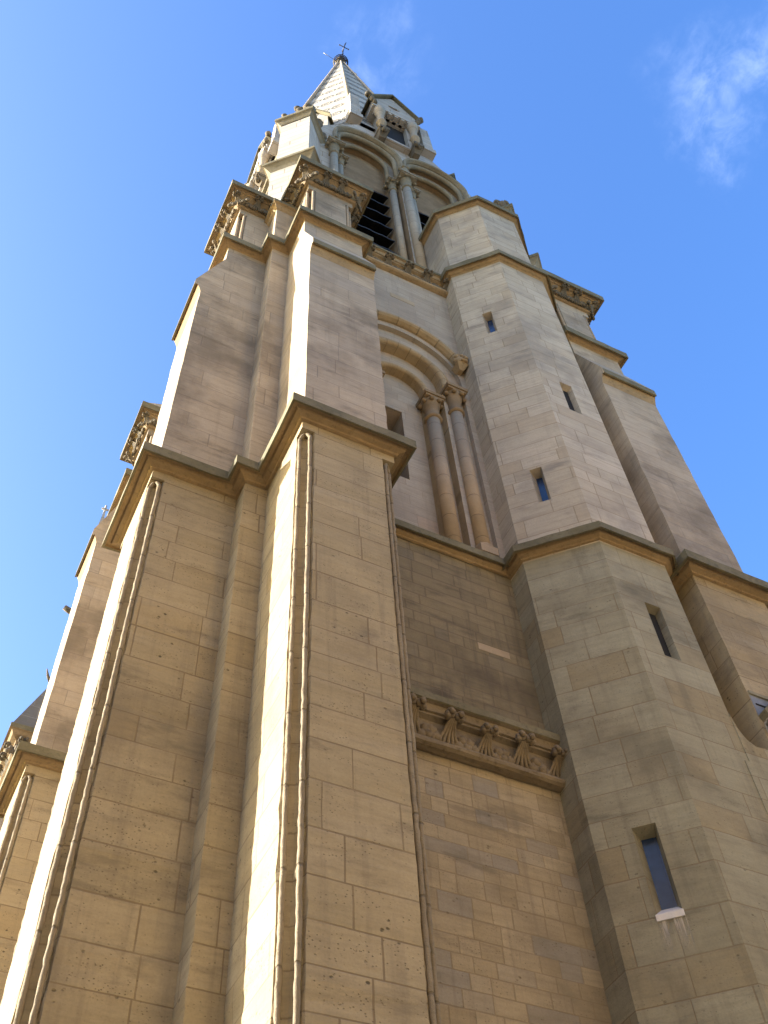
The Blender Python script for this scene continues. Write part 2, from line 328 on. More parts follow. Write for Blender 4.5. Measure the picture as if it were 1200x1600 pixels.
class MB:
    def __init__(s): s.v = []; s.f = []; s.m = []; s.sm = []
    def add(s, vs, fs, mi=0, smooth=False):
        o = len(s.v); s.v += [Vector(p) for p in vs]
        for k, f in enumerate(fs):
            s.f.append(tuple(i + o for i in f)); s.m.append(mi[k] if isinstance(mi, list) else mi); s.sm.append(smooth)
        return s
    def prism(s, poly, z0, z1, mi=0, cap=True):
        """poly counter-clockwise seen from above"""
        n = len(poly)
        vs = [(x, y, z0) for x, y in poly] + [(x, y, z1) for x, y in poly]
        fs = [(i, (i + 1) % n, n + (i + 1) % n, n + i) for i in range(n)]
        if cap: fs += [tuple(range(n - 1, -1, -1)), tuple(range(n, 2 * n))]
        return s.add(vs, fs, mi)
    def worn(s, poly, z0, z1, mi=0, amp=0.006, step=0.17):
        n = len(poly); k = max(1, int((z1 - z0) / step)); vs = []
        for j in range(k + 1):
            z = z0 + (z1 - z0) * j / k
            for (x, y) in poly:
                a = amp if 0 < j < k else 0.0
                chip = 2.5 if random.random() < 0.06 else 1.0
                vs.append((x + random.uniform(-a, a) * chip, y + random.uniform(-a, a) * chip, z))
        fs = [(j * n + i, j * n + (i + 1) % n, (j + 1) * n + (i + 1) % n, (j + 1) * n + i) for j in range(k) for i in range(n)]
        fs += [tuple(range(n - 1, -1, -1)), tuple(k * n + i for i in range(n))]
        return s.add(vs, fs, mi)
    def box(s, x0, x1, y0, y1, z0, z1, mi=0):
        return s.prism([(x0, y0), (x1, y0), (x1, y1), (x0, y1)], z0, z1, mi)
    def frustum(s, p0, z0, p1, z1, mi=0):
        n = len(p0)
        vs = [(x, y, z0) for x, y in p0] + [(x, y, z1) for x, y in p1]
        fs = [(i, (i + 1) % n, n + (i + 1) % n, n + i) for i in range(n)] + [tuple(range(n - 1, -1, -1)), tuple(range(n, 2 * n))]
        return s.add(vs, fs, mi)
    def ext_x(s, poly, x0, x1, mi=0):
        """extrude a (y,z) section along x"""
        n = len(poly)
        vs = [(x0, y, z) for y, z in poly] + [(x1, y, z) for y, z in poly]
        fs = [(i, n + i, n + (i + 1) % n, (i + 1) % n) for i in range(n)] + [tuple(range(n)), tuple(range(2 * n - 1, n - 1, -1))]
        return s.add(vs, fs, mi)
    def sweep(s, path, prof, mi):
        """path: plan polyline with the outside on its right; prof: [(offset, z)] from top to bottom; mi: material per strip"""
        P0 = [Vector(p) for p in path]; P = [P0[0]]
        for a_, b_ in zip(P0, P0[1:]):
            k_ = max(1, int((b_ - a_).length / 0.22))
            P += [a_.lerp(b_, q / k_) for q in range(1, k_ + 1)]
        n = len(P)
        def off(d):
            out = []
            for i in range(n):
                ns = []
                if i > 0: e = (P[i] - P[i - 1]).normalized(); ns.append(Vector((e.y, -e.x)))
                if i < n - 1: e = (P[i + 1] - P[i]).normalized(); ns.append(Vector((e.y, -e.x)))
                if len(ns) == 1: out.append(P[i] + ns[0] * d)
                else:
                    b = ns[0] + ns[1]
                    out.append(P[i] + b * (d / max(0.15, b.dot(ns[0]))))
            return out
        wz = [random.uniform(-0.006, 0.006) for _ in range(n)]
        rows = [[(q.x + random.uniform(-1, 1) * 0.006, q.y + random.uniform(-1, 1) * 0.006, z + wz[i_] + random.uniform(-0.004, 0.004)) for i_, q in enumerate(off(d))] for d, z in prof]
        vs = [p for r in rows for p in r]; fs = []; ms = []
        for j in range(len(rows) - 1):
            for i in range(n - 1):
                fs.append((j * n + i, (j + 1) * n + i, (j + 1) * n + i + 1, j * n + i + 1)); ms.append(mi[j])
        k = len(rows)
        fs.append(tuple(j * n for j in range(k - 1, -1, -1))); ms.append(mi[0])
        fs.append(tuple(j * n + n - 1 for j in range(k))); ms.append(mi[0])
        return s.add(vs, fs, ms)
    def lathe(s, cx, cy, prof, seg=16, mi=0, jit=0.0):
        """prof [(r,z)] from bottom to top"""
        vs = []
        for r, z in prof:
            for k in range(seg):
                a = 2 * math.pi * k / seg
                q = r * (1 + random.uniform(-jit, jit))
                vs.append((cx + q * math.cos(a), cy + q * math.sin(a), z))
        fs = []
        for j in range(len(prof) - 1):
            for k in range(seg):
                fs.append((j * seg + k, j * seg + (k + 1) % seg, (j + 1) * seg + (k + 1) % seg, (j + 1) * seg + k))
        s.add(vs, fs, mi, True)
        o = len(s.v) - len(vs)
        s.f.append(tuple(o + k for k in range(seg - 1, -1, -1))); s.m.append(mi); s.sm.append(False)
        e = o + (len(prof) - 1) * seg
        s.f.append(tuple(e + k for k in range(seg))); s.m.append(mi); s.sm.append(False)
        return s
    def tube(s, pts, rad, seg=8, mi=0, jit=0.0):
        pts = [Vector(p) for p in pts]; n = len(pts)
        rads = rad if isinstance(rad, list) else [rad] * n
        vs = []; ref = None
        for i in range(n):
            tdir = (pts[min(i + 1, n - 1)] - pts[max(i - 1, 0)]).normalized()
            if ref is None:
                ref = Vector((0, 0, 1)) if abs(tdir.z) < 0.9 else Vector((1, 0, 0))
            a = (ref - tdir * ref.dot(tdir)).normalized(); b = tdir.cross(a); ref = a
            for k in range(seg):
                th = 2 * math.pi * k / seg
                q = rads[i] * (1 + random.uniform(-jit, jit))
                vs.append(pts[i] + a * (q * math.cos(th)) + b * (q * math.sin(th)))
        fs = [(i * seg + k, i * seg + (k + 1) % seg, (i + 1) * seg + (k + 1) % seg, (i + 1) * seg + k) for i in range(n - 1) for k in range(seg)]
        fs += [tuple(range(seg - 1, -1, -1)), tuple((n - 1) * seg + k for k in range(seg))]
        return s.add(vs, fs, mi, True)
    def ball(s, c, r, seg=10, ring=7, mi=0, jit=0.0):
        c = Vector(c); r = Vector((r, r, r)) if not hasattr(r, '__len__') else Vector(r)
        vs = [c + Vector((0, 0, -r.z))]
        for j in range(1, ring):
            ph = -math.pi / 2 + math.pi * j / ring
            for k in range(seg):
                a = 2 * math.pi * k / seg; q = 1 + random.uniform(-jit, jit)
                vs.append(c + Vector((r.x * math.cos(ph) * math.cos(a), r.y * math.cos(ph) * math.sin(a), r.z * math.sin(ph))) * q)
        vs.append(c + Vector((0, 0, r.z)))
        fs = [(0, 1 + (k + 1) % seg, 1 + k) for k in range(seg)]
        for j in range(ring - 2):
            for k in range(seg):
                a = 1 + j * seg; fs.append((a + k, a + (k + 1) % seg, a + seg + (k + 1) % seg, a + seg + k))
        e = len(vs) - 1; a = 1 + (ring - 2) * seg
        fs += [(a + k, a + (k + 1) % seg, e) for k in range(seg)]
        return s.add(vs, fs, mi, True)
    def plate(s, org, ud, ind, outer, holes, depth, mi=0, inner=None, back=True, ri=None):
        """flat wall layer: org 3D point, ud unit vector along the wall, ind unit vector into the wall; outer/holes in (u,z)"""
        org = Vector(org); ud = Vector(ud); ind = Vector(ind); inner = inner or holes
        ri = mi if ri is None else ri
        def P(q, d): return org + ud * q[0] + Vector((0, 0, q[1])) + ind * d
        loops = [outer] + holes; flat = [q for l in loops for q in l]
        tri = tessellate_polygon([[Vector((q[0], q[1], 0)) for q in l] for l in loops])
        loops2 = [outer] + inner; flat2 = [q for l in loops2 for q in l]
        n = len(flat)
        want = -ind
        def orient(t, pts, dirv):
            a, b, c = (pts[i] for i in t)
            return t if (b - a).cross(c - a).dot(dirv) > 0 else tuple(reversed(t))
        A = [P(q, 0) for q in flat]; B = [P(q, depth) for q in flat2]
        s.add(A, [orient(t, A, want) for t in tri], mi)
        if back: s.add(B, [orient(t, B, ind) for t in tri], mi)
        k = 0
        for li, l in enumerate(loops):
            m = len(l)
            for i in range(m):
                a, b = k + i, k + (i + 1) % m
                q = [A[a], A[b], B[b], B[a]]
                # outside of outer loop or inside of hole
                mid2 = ((l[i][0] + l[(i + 1) % m][0]) / 2, (l[i][1] + l[(i + 1) % m][1]) / 2)
                e = (l[(i + 1) % m][0] - l[i][0], l[(i + 1) % m][1] - l[i][1])
                nn = (e[1], -e[0])
                area = sum(l[j][0] * l[(j + 1) % m][1] - l[(j + 1) % m][0] * l[j][1] for j in range(m))
                sg = (1 if area > 0 else -1) * (1 if li == 0 else -1)
                want2 = ud * (nn[0] * sg) + Vector((0, 0, nn[1] * sg))
                nrm = (q[1] - q[0]).cross(q[2] - q[0])
                s.add(q, [(0, 1, 2, 3) if nrm.dot(want2) > 0 else (3, 2, 1, 0)], ri if li else mi)
            k += m
        return s
    def archroll(s, org, ud, ind, uc, zc, r, prof, zb=None, a0=0.0, a1=math.pi, seg=28, mi=0, smooth=True):
        """mould along a (stilted) round arch; prof closed loop [(dr, protrusion towards the viewer)]"""
        org = Vector(org); ud = Vector(ud); ind = Vector(ind); pts = []
        if zb is not None: pts.append((uc + r, zb, 1, 0))
        for k in range(seg + 1):
            a = a0 + (a1 - a0) * k / seg
            pts.append((uc + r * math.cos(a), zc + r * math.sin(a), math.cos(a), math.sin(a)))
        if zb is not None: pts.append((uc - r, zb, -1, 0))
        m = len(prof); vs = []
        for (u, z, nu, nz) in pts:
            for dr, pr in prof:
                vs.append(org + ud * (u + nu * dr) + Vector((0, 0, z + nz * dr)) - ind * pr)
        fs = []
        for i in range(len(pts) - 1):
            for k in range(m):
                fs.append((i * m + k, i * m + (k + 1) % m, (i + 1) * m + (k + 1) % m, (i + 1) * m + k))
        fs += [tuple(range(m - 1, -1, -1)), tuple((len(pts) - 1) * m + k for k in range(m))]
        return s.add(vs, fs, mi, smooth)

    def build(s, name, mats, parent=None, xf=None, bevel=0.0):
        xf = xf or (lambda p: p)
        root = parent
        base = Vector((0, 0, 0))
        while root is not None:
            base += root.location; root = root.parent
        pts = [Vector(xf(p)) + Vector((0, 0, CAMZ)) for p in s.v]
        a, b, c, d = Vector(xf(Vector((0, 0, 0)))), Vector(xf(Vector((1, 0, 0)))), Vector(xf(Vector((0, 1, 0)))), Vector(xf(Vector((0, 0, 1))))
        flip = (b - a).cross(c - a).dot(d - a) < 0
        faces = [tuple(reversed(f)) if flip else f for f in s.f]
        me = bpy.data.meshes.new(name)
        me.from_pydata([p - base for p in pts], [], faces)
        for k in (mats if isinstance(mats, (list, tuple)) else [mats]): me.materials.append(M[k])
        me.polygons.foreach_set('material_index', s.m)
        me.polygons.foreach_set('use_smooth', s.sm)
        uvl = me.uv_layers.new(name='UVMap')
        for poly in me.polygons:
            n = poly.normal
            if abs(n.z) > 0.85:
                for li in poly.loop_indices:
                    p = pts[me.loops[li].vertex_index]; uvl.data[li].uv = (p.x, p.y)
            else:
                tx, ty = -n.y, n.x
                ln = math.hypot(tx, ty); tx /= ln; ty /= ln
                ang = round(math.atan2(ty, tx) / (math.pi / 8)) * math.pi / 8
                tx, ty = math.cos(ang), math.sin(ang)
                o = 3.7 * math.sin(ang * 3 + 1)
                for li in poly.loop_indices:
                    p = pts[me.loops[li].vertex_index]; uvl.data[li].uv = (p.x * tx + p.y * ty + o, p.z)
        me.update()
        ob = bpy.data.objects.new(name, me)
        S.collection.objects.link(ob)
        if parent is not None: ob.parent = parent
        if bevel > 0:
            mod = ob.modifiers.new('edge', 'BEVEL'); mod.width = bevel; mod.segments = 2; mod.limit_method = 'ANGLE'; mod.angle_limit = math.radians(30)
        return ob


def thing(name, label, cat, loc):
    o = bpy.data.objects.new(name, None); S.collection.objects.link(o)
    o.location = loc; o['label'] = label; o['category'] = cat
    o.empty_display_size = 0.5
    return o


# ---------------------------------------------------------------- ground
g = MB(); g.add([(-900, -900, -1.6), (900, -900, -1.6), (900, 900, -1.6), (-900, 900, -1.6)], [(0, 1, 2, 3)])
go = g.build('ground', 'ground'); go['kind'] = 'structure'

# ---------------------------------------------------------------- the tower
tower = thing('church_tower', 'tall weathered limestone church tower with stepped buttresses, stair turret, arched belfry and patterned stone spire', 'church tower', (CX, CY, 0))
bpy.context.view_layer.update()
ID = lambda p: p
swap = lambda p: Vector((p[1] - 5.82, p[0] + 5.82, p[2]))
mx = lambda p: Vector((2 * CX - p[0], p[1], p[2]))
my = lambda p: Vector((p[0], 2 * CY - p[1], p[2]))
comp = lambda *fs: (lambda p: (lambda q: q)(__import__('functools').reduce(lambda a, f: f(a), fs, Vector(p))))
CORNERS = {'fl': ID, 'fr': mx, 'bl': my, 'br': comp(mx, my)}

# core walls -----------------------------------------------------------------
HALF = 4.47
c = MB()
c.prism([(2.43, 8.25), (4.05, 8.25), (4.05, 9.3), (2.43, 9.3)], -1.6, 25.05)     # front left pier
c.prism([(7.1, 8.25), (11.37, 8.25), (11.37, 9.3), (7.1, 9.3)], -1.6, 25.05)     # front right pier
c.prism([(2.43, 9.3), (11.37, 9.3), (11.37, 17.19), (2.43, 17.19)], -1.6, 25.05)
core = c.build('tower_core', 'warm' if False else 'grey', tower, bevel=0.012)

# front curtain wall, three storeys with their own masonry
w = MB(); w.box(4.05, 7.1, 8.27, 9.3, -1.6, 8.75)
w.build('lower_wall', 'rubble', tower)
w = MB(); w.box(4.05, 7.1, 8.262, 9.3, 8.75, 13.02)
w.build('stained_wall_panel', 'sooty', tower)

for (x0, x1, z0, z1, yy) in ((6.10, 6.62, 10.98, 11.12, 8.255), (5.35, 5.98, 22.62, 22.82, 8.243)):
    w = MB(); w.box(x0, x1, yy, 8.4, z0, z1); w.build('replaced_block', 'newblock', tower)
UC = 5.48
def archloop(uc, zc, r, zb, seg=28, r2=None):
    pts = [(uc - r, zb), (uc + r, zb)]
    pts += [(uc + r * math.cos(math.pi * k / seg), zc + r * math.sin(math.pi * k / seg)) for k in range(seg + 1)]
    return pts
X, IN = (1, 0, 0), (0, 1, 0)
w = MB()
w.plate((0, 8.25, 0), X, IN, [(4.05, 13.02), (7.1, 13.02), (7.1, 25.0), (4.05, 25.0)], [archloop(UC, 19.5, 1.36, 13.42)], 0.11, back=False)
w.build('arcade_wall', 'greysmall', tower)
w = MB()
w.plate((0, 8.36, 0), X, IN, [(4.05, 13.1), (7.1, 13.1), (7.1, 21.5), (4.05, 21.5)], [archloop(UC, 19.3, 0.90, 13.44)], 0.19, back=False, ri=1)
w.plate((0, 8.55, 0), X, IN, [(4.3, 13.2), (6.9, 13.2), (6.9, 20.9), (4.3, 20.9)], [archloop(UC, 19.0, 0.56, 13.46)], 0.17, back=False, ri=1)
w.build('arch_orders', ['greysmall', 'voussoir'], tower)
w = MB()
w.plate((0, 8.72, 0), X, IN, [(4.6, 13.3), (6.4, 13.3), (6.4, 20.0), (4.6, 20.0)], [[(5.13, 15.67), (5.58, 15.67), (5.58, 18.12), (5.13, 18.12)]], 0.5, back=False)
nw = w.build('niche_wall', 'greysmall', tower)
w = MB(); w.box(5.0, 5.7, 9.21, 9.26, 15.5, 18.3); w.build('opening_back', 'dark', nw)  # near-black panel behind the opening

circ = lambda r, n=10, dy=0.0, dr=0.0: [(dr + r * math.cos(2 * math.pi * k / n), dy + r * math.sin(2 * math.pi * k / n)) for k in range(n)]
a = MB()
a.archroll((0, 8.25, 0), X, IN, UC, 19.7, 1.36, [(0.0, -0.02), (0.0, 0.05), (0.03, 0.13), (0.07, 0.17), (0.13, 0.17), (0.15, 0.05), (0.15, -0.02)], a0=math.radians(22), a1=math.radians(158), smooth=False)
hood = a.build('hood_mould', 'voussoir', tower)
# carved label stop: a small grotesque head
h = MB()
HS = 1.15
hc = Vector((6.83, 8.10, 20.17))
h.ball(hc, (0.15, 0.13, 0.17), 14, 10, jit=0.03)
h.ball(hc + Vector((-0.05, -0.12, 0.045)), (0.038, 0.03, 0.028)); h.ball(hc + Vector((0.06, -0.12, 0.045)), (0.038, 0.03, 0.028))
h.ball(hc + Vector((0.0, -0.14, -0.01)), (0.03, 0.04, 0.05)); h.ball(hc + Vector((0.0, -0.11, -0.09)), (0.075, 0.04, 0.025))
h.ball(hc + Vector((-0.13, 0, 0.02)), (0.04, 0.05, 0.07)); h.ball(hc + Vector((0.13, 0, 0.02)), (0.04, 0.05, 0.07))
for k in range(7): h.ball(hc + Vector((0.13 * math.cos(k * math.pi / 6), -0.05, 0.06 + 0.12 * math.sin(k * math.pi / 6))), 0.045, 8, 6)
h.frustum([(6.77, 8.12), (6.87, 8.12), (6.87, 8.26), (6.77, 8.26)], 19.88, [(6.70, 8.02), (6.94, 8.02), (6.94, 8.26), (6.70, 8.26)], 20.05)
h.v = [hc + (p - hc) * HS if p.z > 20.03 else p for p in h.v]
h.build('carved_head', 'carve', hood)
a = MB()
a.archroll((0, 8.36, 0), X, IN, UC, 19.3, 0.99, circ(0.085, 12, 0.0), zb=19.05)
a.archroll((0, 8.36, 0), X, IN, UC, 19.3, 1.14, circ(0.03, 8, 0.0), zb=19.05)
a.archroll((0, 8.55, 0), X, IN, UC, 19.0, 0.63, circ(0.07, 12, 0.0), zb=18.65)
a.build('arch_roll', 'voussoir', tower)

def column(cx, cy, r, z0, z1, caph, ab, parent, smat, cmat, xf=None, deep=False):
    s = MB(); s.lathe(cx, cy, [(r, z0), (r, z1)], 20); col = s.build('shaft', smat, parent, xf)
    if deep: col = parent
    k = MB()
    k.lathe(cx, cy, [(r * 1.0, z1 - 0.02), (r * 1.3, z1), (r * 1.38, z1 + 0.035), (r * 1.3, z1 + 0.07), (r * 1.02, z1 + 0.09), (r * 1.08, z1 + caph * 0.5), (r * 1.45, z1 + caph * 0.9), (r * 1.6, z1 + caph)], 16)
    # four leaf curls under the abacus
    for i in range(8):
        an = math.pi / 4 * i + math.pi / 8
        k.ball((cx + ab * 0.93 * math.cos(an), cy + ab * 0.93 * math.sin(an), z1 + caph * 0.88), (0.055, 0.055, 0.05), 8, 6)
    z2 = z1 + caph
    k.box(cx - ab * 0.88, cx + ab * 0.88, cy - ab * 0.88, cy + ab * 0.88, z2, z2 + 0.06)
    k.box(cx - ab, cx + ab, cy - ab, cy + ab, z2 + 0.06, z2 + 0.16)
    k.build('capital', cmat, col, xf)
    b = MB(); b.box(cx - r * 1.25, cx + r * 1.25, cy - r * 1.25, cy + r * 1.25, z0 - 0.25, z0 - 0.05)
    b.lathe(cx, cy, [(r * 1.2, z0 - 0.06), (r * 1.28, z0 - 0.02), (r * 1.15, z0 + 0.03), (r, z0 + 0.06)], 16)
    b.build('base', smat, col, xf)
    return col
for sx in (1, -1):
    column(UC + sx * 1.12, 8.33, 0.13, 13.65, 18.10, 0.72, 0.24, tower, 'shaft', 'arch')
    column(UC + sx * 0.68, 8.52, 0.135, 13.65, 17.85, 0.66, 0.23, tower, 'shaft', 'arch')

# string course of the curtain wall
def string_prof(z, p, lip=0.19, drop=0.0, slope=0.22):
    b = z - lip
    return [(-0.06, z + slope), (p, z), (p, b), (p - 0.035, b), (p - 0.045, b + 0.05), (p * 0.6, b + 0.045), (p * 0.5, b - 0.005), (p * 0.22, b - 0.03), (p * 0.18, b - 0.06), (0.0, b - 0.07)]
SM = [0, 0, 0, 1, 1, 1, 1, 1, 1]
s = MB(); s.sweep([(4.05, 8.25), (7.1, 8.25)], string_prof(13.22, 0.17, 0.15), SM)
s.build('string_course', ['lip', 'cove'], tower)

# carved frieze bands --------------------------------------------------------
def boss_mesh():
    """curled leaf crocket, wall at y=0, looking to -y, bottom at z=0, about 0.4 tall"""
    b = MB(); U = random.uniform
    for k in range(5):                                   # fluted fan of stems, wide at the foot, gathered under the curl
        f = (k - 2) / 2.0
        b.tube([(f * 0.15 + U(-.008, .008), -0.01, 0.0), (f * 0.115, -0.035, 0.08), (f * 0.07, -0.075, 0.18), (f * 0.045, -0.14, 0.265), (f * 0.04, -0.205, 0.30)], [0.026, 0.024, 0.022, 0.022, 0.02], 6)
    for sx in (-1, 1):                                   # two rolled leaf tips with their hollow eyes
        cx = sx * 0.062
        for q in range(9):
            a = q * 0.62 + U(-.1, .1); rr = 0.062 - 0.0045 * q
            b.ball((cx + sx * 0.012 * q * 0.3, -0.215 - rr * math.cos(a), 0.315 + rr * math.sin(a)), (0.036, 0.034, 0.034), 8, 6, jit=0.12)
        b.tube([(cx - 0.05, -0.21, 0.315), (cx + 0.05, -0.225, 0.31)], [0.045, 0.03], 7)
    b.ball((0, -0.19, 0.355), (0.085, 0.06, 0.035), 10, 6, jit=0.1)
    for sx in (-1, 1):                                   # flat trefoil leaves between the crockets
        c0 = sx * 0.21
        for dx, dz, r in ((-0.065, 0.08, 0.066), (0.065, 0.085, 0.066), (0.0, 0.165, 0.072)):
            b.ball((c0 + dx, -0.025, dz + U(-.01, .01)), (r, 0.05, r * 1.1), 9, 7, jit=0.14)
        b.tube([(c0, -0.02, 0.0), (c0, -0.045, 0.10)], [0.014, 0.012], 5)
    return b
BOSSES = [boss_mesh() for _ in range(4)]
def bosses(pts, parent, xf=None, sc=1.0, mat='boss'):
    """pts: (x, y, z, outward normal angle)"""
    for (x, y, z, ang) in pts:
        b = MB(); rot = Matrix.Rotation(ang + math.pi / 2 + random.uniform(-.08, .08), 3, 'Z'); BOSS = random.choice(BOSSES); k_ = sc * random.uniform(0.92, 1.06)
        b.v = [rot @ (v * k_) + Vector((x, y, z)) for v in BOSS.v]; b.f = BOSS.f; b.m = BOSS.m; b.sm = BOSS.sm
        b.build('leaf_boss', mat, parent, xf)

def wall_frieze(zt):
    s = MB()
    prof = [(0.0, zt + 0.14), (0.24, zt), (0.24, zt - 0.11), (0.22, zt - 0.12), (0.18, zt - 0.13), (0.15, zt - 0.22), (0.12, zt - 0.23), (0.12, zt - 0.26), (0.05, zt - 0.29), (0.02, zt - 0.62),
            (0.05, zt - 0.645), (0.10, zt - 0.65), (0.14, zt - 0.675), (0.15, zt - 0.71), (0.14, zt - 0.745), (0.10, zt - 0.77), (0.05, zt - 0.775), (0.0, zt - 0.78)]
    s.sweep([(4.05, 8.25), (7.1, 8.25)], prof, [0, 0, 0] + [1] * 14)
    f = s.build('frieze', ['lip', 'carve' if zt > 20 else 'darkcarve'], tower)
    bosses([(4.81 + 0.528 * k, 8.22, zt - 0.65, -math.pi / 2) for k in range(-1, 5)], f, sc=1.05, mat='boss' if zt > 20 else 'darkcarve')
wall_frieze(9.46)
wall_frieze(24.83)

# buttresses -------------------------------------------------------------------
def rolled(x0, x1, y0, y1, c=0.095):
    """plan of a buttress with hollow chamfered front corners"""
    q = c + 0.058
    return [(x0, y1), (x0, y0 + c + 0.10), (x0 + 0.025, y0 + c + 0.09), (x0 + q - 0.03, y0 + q), (x0 + q, y0 + q - 0.03), (x0 + c + 0.09, y0 + 0.025), (x0 + c + 0.10, y0),
            (x1 - c - 0.10, y0), (x1 - c - 0.09, y0 + 0.025), (x1 - q, y0 + q - 0.03), (x1 - q + 0.03, y0 + q), (x1 - 0.025, y0 + c + 0.09), (x1, y0 + c + 0.10), (x1, y1)]

def rolls(b, x0, x1, y0, z0, z1, c=0.095, r=0.028, jit=0.12, step=0.07, mi=0):
    n = max(2, int((z1 - z0) / step))
    for (px, py) in ((x0 + 0.03, y0 + c + 0.045), (x0 + c + 0.045, y0 + 0.03), (x1 - c - 0.045, y0 + 0.03), (x1 - 0.03, y0 + c + 0.045)):
        b.tube([(px + random.uniform(-.003, .003), py + random.uniform(-.003, .003), z0 + (z1 - z0) * i / n) for i in range(n + 1)], r, 8, mi, jit)

def buttress(xf, detail=True, square=False):
    b = MB()
    zr = -1.5 if square else 12.78
    (b.prism if square else b.worn)(rolled(2.77, 4.22, 6.95, 8.3), -1.6, zr, 0)
    (b.worn if square else b.prism)([(2.77, 6.95), (4.22, 6.95), (4.22, 8.3), (2.77, 8.3)], zr, 12.95, 0)     # square head over the stopped chamfers
    root = b.build('buttress', 'warm', tower, xf)
    r = MB(); rolls(r, 2.77, 4.22, 6.95, -1.6, zr - 0.12, jit=0.16)
    for sx, xc in ((1, 2.77), (-1, 4.22)):
        pa, pb = (xc + sx * 0.03, 6.95 + 0.14), (xc + sx * 0.14, 6.95 + 0.03)
        r.tube([(pa[0] + (pb[0] - pa[0]) * q, pa[1] + (pb[1] - pa[1]) * q, zr - 0.13 + 0.13 * math.sin(math.pi * q)) for q in (0, 0.12, 0.3, 0.5, 0.7, 0.88, 1)], 0.028, 8)
    if not square: r.build('corner_roll', 'roll', root, xf)
    u = MB()
    u.worn([(2.82, 7.0), (4.19, 7.0), (4.19, 8.3), (2.82, 8.3)], 12.95, 19.6, 0, 0.005, 0.25)
    u.box(2.82, 4.19, 7.45, 8.3, 19.6, 21.68)
    u.box(2.82, 4.19, 7.37, 8.3, 21.68, 22.4)
    u.build('upper_stage', 'grey', root, xf)
    k = MB()
    k.ext_x([(7.45, 19.6), (7.45, 21.68), (7.37, 21.68), (6.86, 20.06), (6.855, 19.84), (6.89, 19.83), (6.905, 19.87), (6.96, 19.74), (7.0, 19.6)], 2.818, 4.192, [2, 2, 2, 0, 0, 1, 1, 1, 1, 2, 2])
    k.build('weathering_cap', ['lip', 'cove', 'grey'], root, xf)
    t = MB()
    t.prism(rolled(2.92, 4.08, 7.48, 8.5, 0.09), 22.4, 25.0)
    t.prism([(2.92, 7.48), (4.08, 7.48), (4.08, 8.5), (2.92, 8.5)], 25.0, 25.3)
    t.build('top_stage', 'grey', root, xf)
    r = MB(); rolls(r, 2.92, 4.08, 7.48, 22.5, 25.0, c=0.09, r=0.035, jit=0.03, step=0.6)
    r.build('corner_roll', 'shaft', root, xf)
    z = 25.76
    s = MB()
    prof = [(0.0, z + 0.30), (0.40, z + 0.14), (0.40, z - 0.12), (0.37, z - 0.12), (0.35, z - 0.07), (0.29, z - 0.09), (0.27, z - 0.13), (0.24, z - 0.13), (0.24, z - 0.16), (0.14, z - 0.22), (0.04, z - 0.38),
            (0.07, z - 0.40), (0.09, z - 0.43), (0.06, z - 0.47), (0.0, z - 0.48)]
    s.sweep([(2.92, 8.7), (2.92, 7.48), (4.08, 7.48), (4.08, 8.7)], prof, [0, 0, 0] + [1] * 11)
    co = s.build('cornice', ['lip', 'carve'], root, xf)
    if detail:
        H = math.pi / 2
        zb = z - 0.47
        pts = [(2.84, 7.40, zb, -H - H / 2), (3.30, 7.37, zb, -H), (3.70, 7.37, zb, -H), (4.16, 7.40, zb, -H + H / 2),
               (2.81, 7.84, zb, math.pi), (2.81, 8.2, zb, math.pi), (4.19, 7.84, zb, 0), (4.19, 8.2, zb, 0)]
        bosses(pts, root, xf, sc=0.9)
    p = MB()
    p.frustum([(2.56, 7.12), (4.44, 7.12), (4.44, 9.3), (2.56, 9.3)], z + 0.16, [(3.1, 8.75), (3.9, 8.75), (3.9, 9.3), (3.1, 9.3)], 27.6)
    p.build('stone_roof', 'tur_up', root, xf)
    return root

for key, T in CORNERS.items():
    buttress(T, square=(key == 'fr'))
    buttress(comp(swap, T))
    # strings and core strips that run round the whole corner
    s = MB()
    s.sweep([(1.13, 10.6), (1.13, 8.59), (2.43, 8.59), (2.43, 8.25), (2.77, 8.25), (2.77, 6.95), (4.22, 6.95), (4.22, 8.6)] if False else
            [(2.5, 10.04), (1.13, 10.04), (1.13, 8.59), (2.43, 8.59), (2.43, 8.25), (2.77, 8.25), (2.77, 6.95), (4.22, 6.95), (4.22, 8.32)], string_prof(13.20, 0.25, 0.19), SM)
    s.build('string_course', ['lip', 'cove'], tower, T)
    s = MB()
    s.sweep([(2.5, 10.01), (1.55, 10.01), (1.55, 8.64), (2.43, 8.64), (2.43, 8.25), (2.82, 8.25), (2.82, 7.37), (4.19, 7.37), (4.19, 8.32)],
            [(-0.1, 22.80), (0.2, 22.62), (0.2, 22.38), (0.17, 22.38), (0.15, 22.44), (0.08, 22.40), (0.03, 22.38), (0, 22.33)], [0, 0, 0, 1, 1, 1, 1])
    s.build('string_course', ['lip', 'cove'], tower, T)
    s = MB()
    s.sweep([(2.43, 8.75), (2.43, 8.25), (2.95, 8.25)], [(-0.1, 25.4), (0.14, 25.2), (0.14, 25.08), (0.08, 25.05), (0.04, 24.95), (0, 24.9)], [0, 0, 1, 1, 1])
    s.build('corner_cap', ['lip', 'cove'], tower, T)

# warm lower cladding of the core corner (below the main string) ---------------
for key, T in CORNERS.items():
    s = MB(); s.worn([(2.418, 8.238), (3.0, 8.238), (3.0, 8.6), (2.418, 8.6)], -1.6, 12.9, 0, 0.005)
    s.build('corner_pier', 'warm', tower, T)

